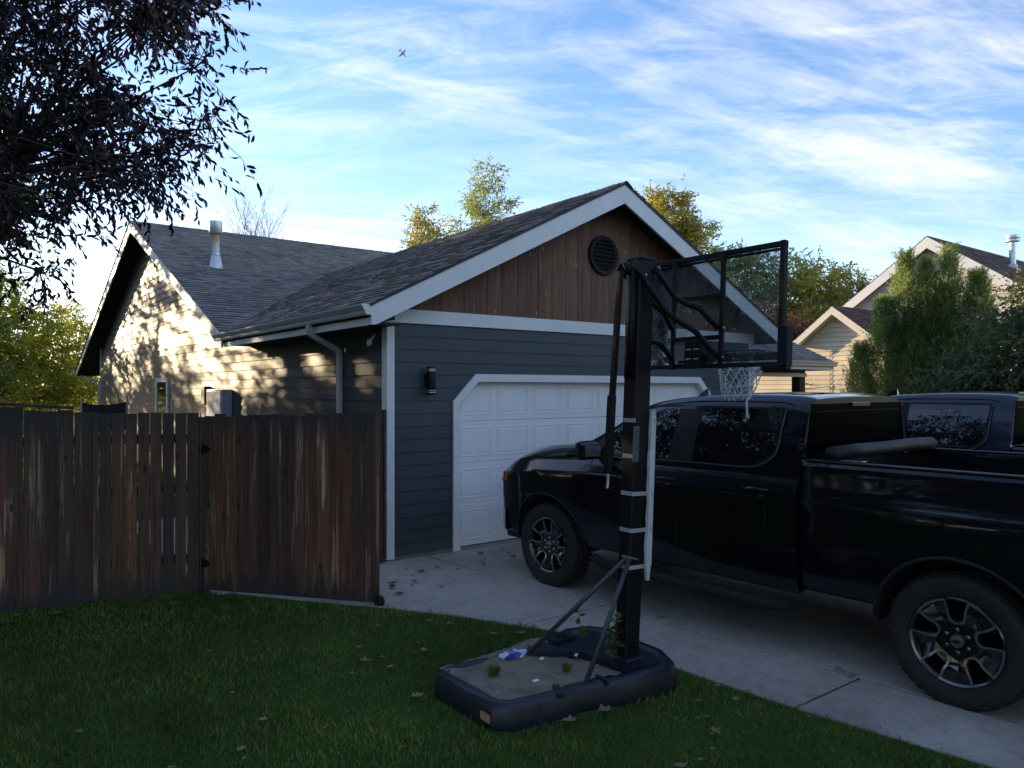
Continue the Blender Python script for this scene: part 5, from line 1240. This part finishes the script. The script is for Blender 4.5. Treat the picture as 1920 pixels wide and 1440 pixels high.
# juniper with several spires
def spire_shrub(name, label, base, spires, n, mat, seed):
    r_ = np.random.default_rng(seed); t = thing(name, label, 'tree', base); P = []; D = []; tr = MB()
    for (x, y, z0, z1, rad) in spires:
        tr.tube([(base[0], base[1], 0), ((base[0]+x)/2, (base[1]+y)/2, z0), (x, y, z1*.95)], [.07,.04,.008], 6)
        m = int(n*rad*(z1-z0)); f = r_.random(m)**.85; prof = np.sin(np.clip((1-f)*1.75+.05, 0, PI*.6)); a = r_.uniform(0, 2*PI, m)
        r0 = rad*prof*r_.uniform(.15,.75,m); L = r_.uniform(.22,.50,m)*(.6+.5*prof)
        out = np.stack([np.cos(a), np.sin(a)], 1); el = r_.uniform(.75,1.3,m)
        o = np.stack([x+r0*out[:,0], y+r0*out[:,1], z0+f*(z1-z0)-L*.35], 1)
        d = np.stack([out[:,0]*np.cos(el), out[:,1]*np.cos(el), np.sin(el)], 1)
        k = 22; fr = np.tile(np.linspace(0, 1, k), m); Pk = np.repeat(o, k, 0)+np.repeat(d*L[:,None], k, 0)*fr[:,None]
        Pk += r_.normal(0, .038, Pk.shape)*(1.15-fr)[:,None]; P.append(Pk); D.append(np.repeat(d, k, 0))
    P = np.concatenate(P); D = np.concatenate(D)
    v, f = leaves_np(P, D, .075, .013, .42, -.1); part('trunk', tr, M['bark'], t, smooth=True); npmesh('needles', v, f, mat, t, base)
spire_shrub('juniper_tree', 'feathery light green juniper with several spires in front of the cream house', (17.1,7.4,0),
   [(16.7,7.85,1.8,5.0,.50),(16.95,7.5,1.8,4.8,.50),(17.2,7.15,1.8,5.05,.50),(16.4,8.15,.4,4.0,.72),(16.7,7.7,.0,3.7,.95),(17.5,6.7,.4,4.5,.8),(16.15,8.55,.1,3.0,.55),(17.2,7.3,.3,4.2,.95),(17.0,6.9,.0,3.3,1.0)], 480, M['juniper'], 21)
tree('dark_shrub', 'dense dark green shrub standing behind the second pickup', 'shrub', (14.4,5.5,0), 3.9, [(15.2,4.8,2.2,1.4,1.4,1.7),(14.5,5.6,1.5,1.3,1.3,1.4),(15.6,4.0,2.6,1.5,1.4,1.6),(14.9,5.1,2.9,.8,.8,.8)], 210, 210, .085, .05, M['shrub'], M['bark'], .08, .42, limbs=14, seed=22)
tree('crabapple_tree', 'orange and green crabapple tree at the right edge in front of the brown roof', 'tree', (16.4,4.7,0), 5.8, [(16.1,4.7,4.0,.9,.9,.8),(16.3,4.2,4.7,.8,.8,.9),(16.3,4.6,3.6,1.2,1.2,.8)], 52, 90, .075, .045, M['autumn'], M['bark'], .09, .36, limbs=14, seed=23)
# yard trees on the left throwing the dappled shade, plus added street trees
yard = 'tall trees in the yard to the left'
specs = [(-2.2,27.5,9.2,1.8,.75,0,'slender yard tree nearest the side wall of the house'), (-6.2,28.0,10,3.1,1.8,0,'broad yard tree left of the slender one'),
 (-11,26,11,2.9,1.1,0,'broad yard tree well left of the house'), (-8.2,18.5,10,2.5,1.1,0,'round yard tree behind the left fence run'), (-15,31,13,3.4,1.1,0,'tallest yard tree at the far left back'),
 (-3.2,20.5,6.4,1.5,.8,0,'small yard tree close behind the fence'), (-13,15,9,2.9,1.1,0,'wide yard tree beyond the left end of the fence'), (-.4,33.5,10.5,1.9,.7,0,'thin yard tree at the back corner'),
 (-.7,25.0,10.2,2.3,1.5,1,'high crowned yard tree shading the garage roof'), (-8.0,9.5,8,2.4,1.1,0,'leafy tree left of the lawn beside the fence end'), (-8.5,4.0,8.5,2.6,1.1,0,'leafy tree left of the lawn halfway to the street'), (-10.8,7.0,9.5,2.8,.8,0,'bigger leafy tree behind the two left of the lawn'),
 (-8.2,-2.0,9,2.7,1.1,0,'street tree at the left front corner of the lawn'), (-2,-13,8.5,3.2,1.1,0,'unseen street tree added behind the lawn to block sky light'), (5,-15,8.5,3.4,1.1,0,'unseen street tree added across from the driveway to block sky light'), (12.5,-14,9,3.4,1.1,0,'unseen street tree added right of the driveway mouth to block sky light'), (19,-8,10,3.2,1.1,0,'unseen street tree added in front of the cream house to block sky light')]  # large street trees behind the camera are unseen, added to block sky light
for i, (x, y, h, r_, dens, high, lab) in enumerate(specs):
    bl = [(x,y,h*.60,r_,r_,h*.36),(x+.3,y-.4,h*.30,r_*.95,r_*.95,h*.26)] if not high else [(x,y,h*.76,r_,r_,h*.23)]
    tree('yard_tree', lab, 'tree', (x,y,0), h, bl, int(95*dens*r_/2), 150, .17 if y > -5 else .26, .12 if y > -5 else .19, M['green'], M['bark'], .16, .62 if y > -5 else .9, limbs=12, group=yard, seed=30+i)

tree('sun_block_hedge', 'unseen dense hedge added to block low sun, left of the slender tree', 'shrub', (-2.9,22,0), 5.2, [(-.6,22.2,2.6,1.3,.7,2.4),(-1.8,22,2.6,1.3,.7,2.6),(-3.9,22,2.6,1.6,.7,2.7),(-5.9,22,2.4,1.5,.7,2.5)], 260, 190, .14, .10, M['green'], M['bark'], .07, .5, limbs=12, seed=77)  # unseen hedge, added to keep low sun off the driveway and near wall

# ------------------------------------------------------------------ grass
def edge_x(y):
    return np.interp(-y, [-p[0] for p in EDGE], [p[1] for p in EDGE])
n = 230000
px = nrg.uniform(-6.5, 4.8, n); py = nrg.uniform(-.5, 8.4, n)
dep = px*math.sin(YAW)+py*math.cos(YAW); lat = px*math.cos(YAW)-py*math.sin(YAW)
keep = (dep > 3.3) & (np.abs(lat) < dep*.72+.2) & (px < edge_x(py)+.004+nrg.normal(0,.018,n)+.012*np.sin(py*9)+.01*np.sin(py*23)) 
keep &= nrg.random(n) < np.clip(1.5-dep*.09, .35, 1)
# stay on the near side of the gate and fence
gx0, gy0, gx1, gy1 = 1.98, 7.80, 3.16, 6.30
t_ = np.clip((px-gx0)/(gx1-gx0), 0, 1); gline = gy0+(gy1-gy0)*t_-.03
fl2 = np.where(px < 1.98, 8.26-(px+.05)*.226-.02, gline); fl2 = np.where(px < -.05, 8.26-(px+.05)*.18, fl2)
gap_ = np.where(px > 1.9, .075, 0.0)
keep &= py < fl2-gap_
keep &= ~((px > 2.54) & (px < 4.1) & (py > 3.36+.03*(4.1-px)*3) & (py < 4.36))
px, py = px[keep], py[keep]; n = len(px)
patch_ = np.sin(px*1.7+.6)*np.sin(py*1.3+1.1)+.5*np.sin(px*4.1+py*3.3)
h = nrg.uniform(.022, .050, n)*(1+.25*patch_)
h *= 1+1.1*np.exp(-(fl2[keep]-gap_[keep]-py)/.07)*nrg.random(n); a = nrg.uniform(0, 2*PI, n); wd = nrg.uniform(.0022,.0042,n)*(1+.12*np.hypot(px,py)*.5)
tx = px+np.cos(a)*h*nrg.uniform(.2,.9,n); ty_ = py+np.sin(a)*h*nrg.uniform(.2,.9,n)
b = nrg.uniform(0, 2*PI, n)
v0 = np.stack([px-np.cos(b)*wd, py-np.sin(b)*wd, np.zeros(n)-.002],1); v1 = np.stack([px+np.cos(b)*wd, py+np.sin(b)*wd, np.zeros(n)-.002],1); v2 = np.stack([tx,ty_,h],1)
V = np.stack([v0,v1,v2],1).reshape(-1,3); Fc = np.arange(3*n).reshape(n,3)
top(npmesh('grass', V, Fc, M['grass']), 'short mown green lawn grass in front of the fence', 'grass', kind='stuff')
# ------------------------------------------------------------------ fallen leaves
def fallen(x, y, s, mat, rot, z=.03, curl=.3, seed=0):
    r_ = random.Random(seed); K = 11; pts = []
    prof = [(0,0),(.10,.16),(.30,.34),(.42,.20),(.62,.42),(.74,.18),(1,0)]
    up = [(u, v*(1+r_.uniform(-.2,.2))) for u, v in prof]; lo = [(u, -v*(1+r_.uniform(-.2,.2))) for u, v in prof[1:-1]][::-1]
    m = MB(); P = []
    for u, v in up+lo: P.append((u-.5, v, curl*(v*v*1.6+abs(u-.5)**2*.9)+r_.uniform(0,.06)))
    c_, s_ = math.cos(rot), math.sin(rot)
    vs = [(x+s*(a*c_-b2*s_), y+s*(a*s_+b2*c_), z+s*q) for a, b2, q in P]; cen = (x, y, z+s*.02); m.add(vs+[cen], [(i,(i+1)%len(P),len(P)) for i in range(len(P))])
    m.tube([vs[0], (vs[0][0]-c_*s*.3, vs[0][1]-s_*s*.3, z+s*.1)], s*.02, 4)
    return part('fallen_leaf', m, mat, None, fix=False)
lr = random.Random(44); lawn_pts = []
for (cx_, cy_, sp_, k_) in ((.7,7.75,.25,4),(1.75,7.35,.15,3),(2.6,6.65,.15,3),(4.25,3.3,.06,3),(4.2,2.95,.07,3),(1.55,5.9,.12,1),(2.0,6.1,.1,1),(2.7,5.6,.35,4),(3.25,5.2,.35,6),(3.5,4.85,.25,4),(2.55,4.85,.12,2),(1.35,4.2,.25,3),(.7,4.6,.3,2),(.2,5.6,.4,2),(1.3,3.4,.3,2),(3.85,3.05,.16,4),(3.7,2.75,.2,3),(4.1,2.5,.15,2),(3.2,2.55,.2,3),(2.2,5.2,.4,2),(2.85,6.2,.12,3)):
    for _ in range(k_): lawn_pts.append((cx_+lr.gauss(0, sp_), cy_+lr.gauss(0, sp_)))
for i, (x, y) in enumerate(lawn_pts):
    if x < edge_x(y)-.04 and not (2.45 < x < 4.15 and 3.3 < y < 4.45) and y < 7.8-(x-1.98)*1.27-.15: top(fallen(x, y, rng.choice((.028,.035,.045,.06,.08)), M['dry'], rng.uniform(0,6.28), .030, rng.uniform(.3,.8), i), 'pale dry leaf lying on the mown lawn', 'leaf', 'fallen leaves on the lawn')
conc = [(4.05,7.35),(4.12,7.15),(3.95,7.05),(4.35,7.2),(4.5,7.0),(3.62,6.9),(3.55,6.75),(3.75,6.7),(3.85,6.82),(3.7,6.95),(3.5,6.5),(3.95,6.45),(5.15,7.5),(5.3,7.45),(5.42,7.3),(5.2,7.25),(5.5,7.55),(5.0,7.2),(5.7,7.5),(4.85,7.0),(4.9,7.1),(5.35,7.1)]
for i, (x, y) in enumerate(conc):
    top(fallen(x, y, rng.choice((.04,.05,.07,.10)), M['dryd'], rng.uniform(0,6.28), .026, rng.uniform(.4,.9), 100+i), 'dark dead leaf lying on the concrete by the garage', 'leaf', 'dead leaves on the concrete')
for (x, y, s, lab) in ((2.50,2.90,.12,'large pale leaf alone on the grass in front of the hoop base'),(3.09,2.62,.075,'upright white leaf on the grass at the bottom of the picture'),(3.25,3.36,.11,'reddish curled leaf caught against the front side of the hoop base'),(2.98,3.38,.09,'tan leaf against the hoop base beside the reddish curled one'),(2.42,4.25,.09,'pale leaf under the left end of the hoop base')):
    top(fallen(x, y, s, M['dry'], rng.uniform(0,6.28), .035, .6, int(x*100)), lab, 'leaf')
# ------------------------------------------------------------------ airliner
pc = Vector((1254.5,2309.4,1176.7)); AP = thing('airliner', 'tiny distant airliner crossing the sky above the roofs', 'airplane', tuple(pc)); ORG[AP.name] = Vector((0,0,0))
vr = Vector((.8,-.6,0)); vv = pc.normalized(); vu = vr.cross(vv).normalized(); fwd = (vr*.62-vu*.62-vv*.45).normalized(); rt = vr*.80+vu*.55+vv*.1; rt = (rt-fwd*rt.dot(fwd)).normalized(); upv = rt.cross(fwd)
def ap(a, b2, c): return fwd*a+rt*b2+upv*c
pl = simple('airliner_haze_grey', (.12,.14,.18), .5, var=0)  # grey blue carries the distance haze in the base colour
part('fuselage', MB().tube([ap(-20,0,1.5), ap(-14,0,.6), ap(-6,0,0), ap(12,0,0), ap(17,0,-.2), ap(19,0,-.6)], [.3,1.6,2.0,2.0,1.4,.2], 10), pl, AP, smooth=True)
for s in (-1, 1):
    part('wing', MB().prism([ap(5,s*1.5,-.8), ap(-1.5,s*17,1), ap(-4,s*17,1), ap(-3,s*1.5,-.8)], upv*.4), pl, AP)
    part('tailplane', MB().prism([ap(-14,s*.8,1), ap(-18,s*6.5,1.6), ap(-19.5,s*6.5,1.6), ap(-18,s*.8,1)], upv*.3), pl, AP)
part('tail_fin', MB().prism([ap(-13,0,1.6), ap(-18.5,0,7.5), ap(-20.5,0,7.5), ap(-19,0,1.6)], rt*.3), pl, AP)
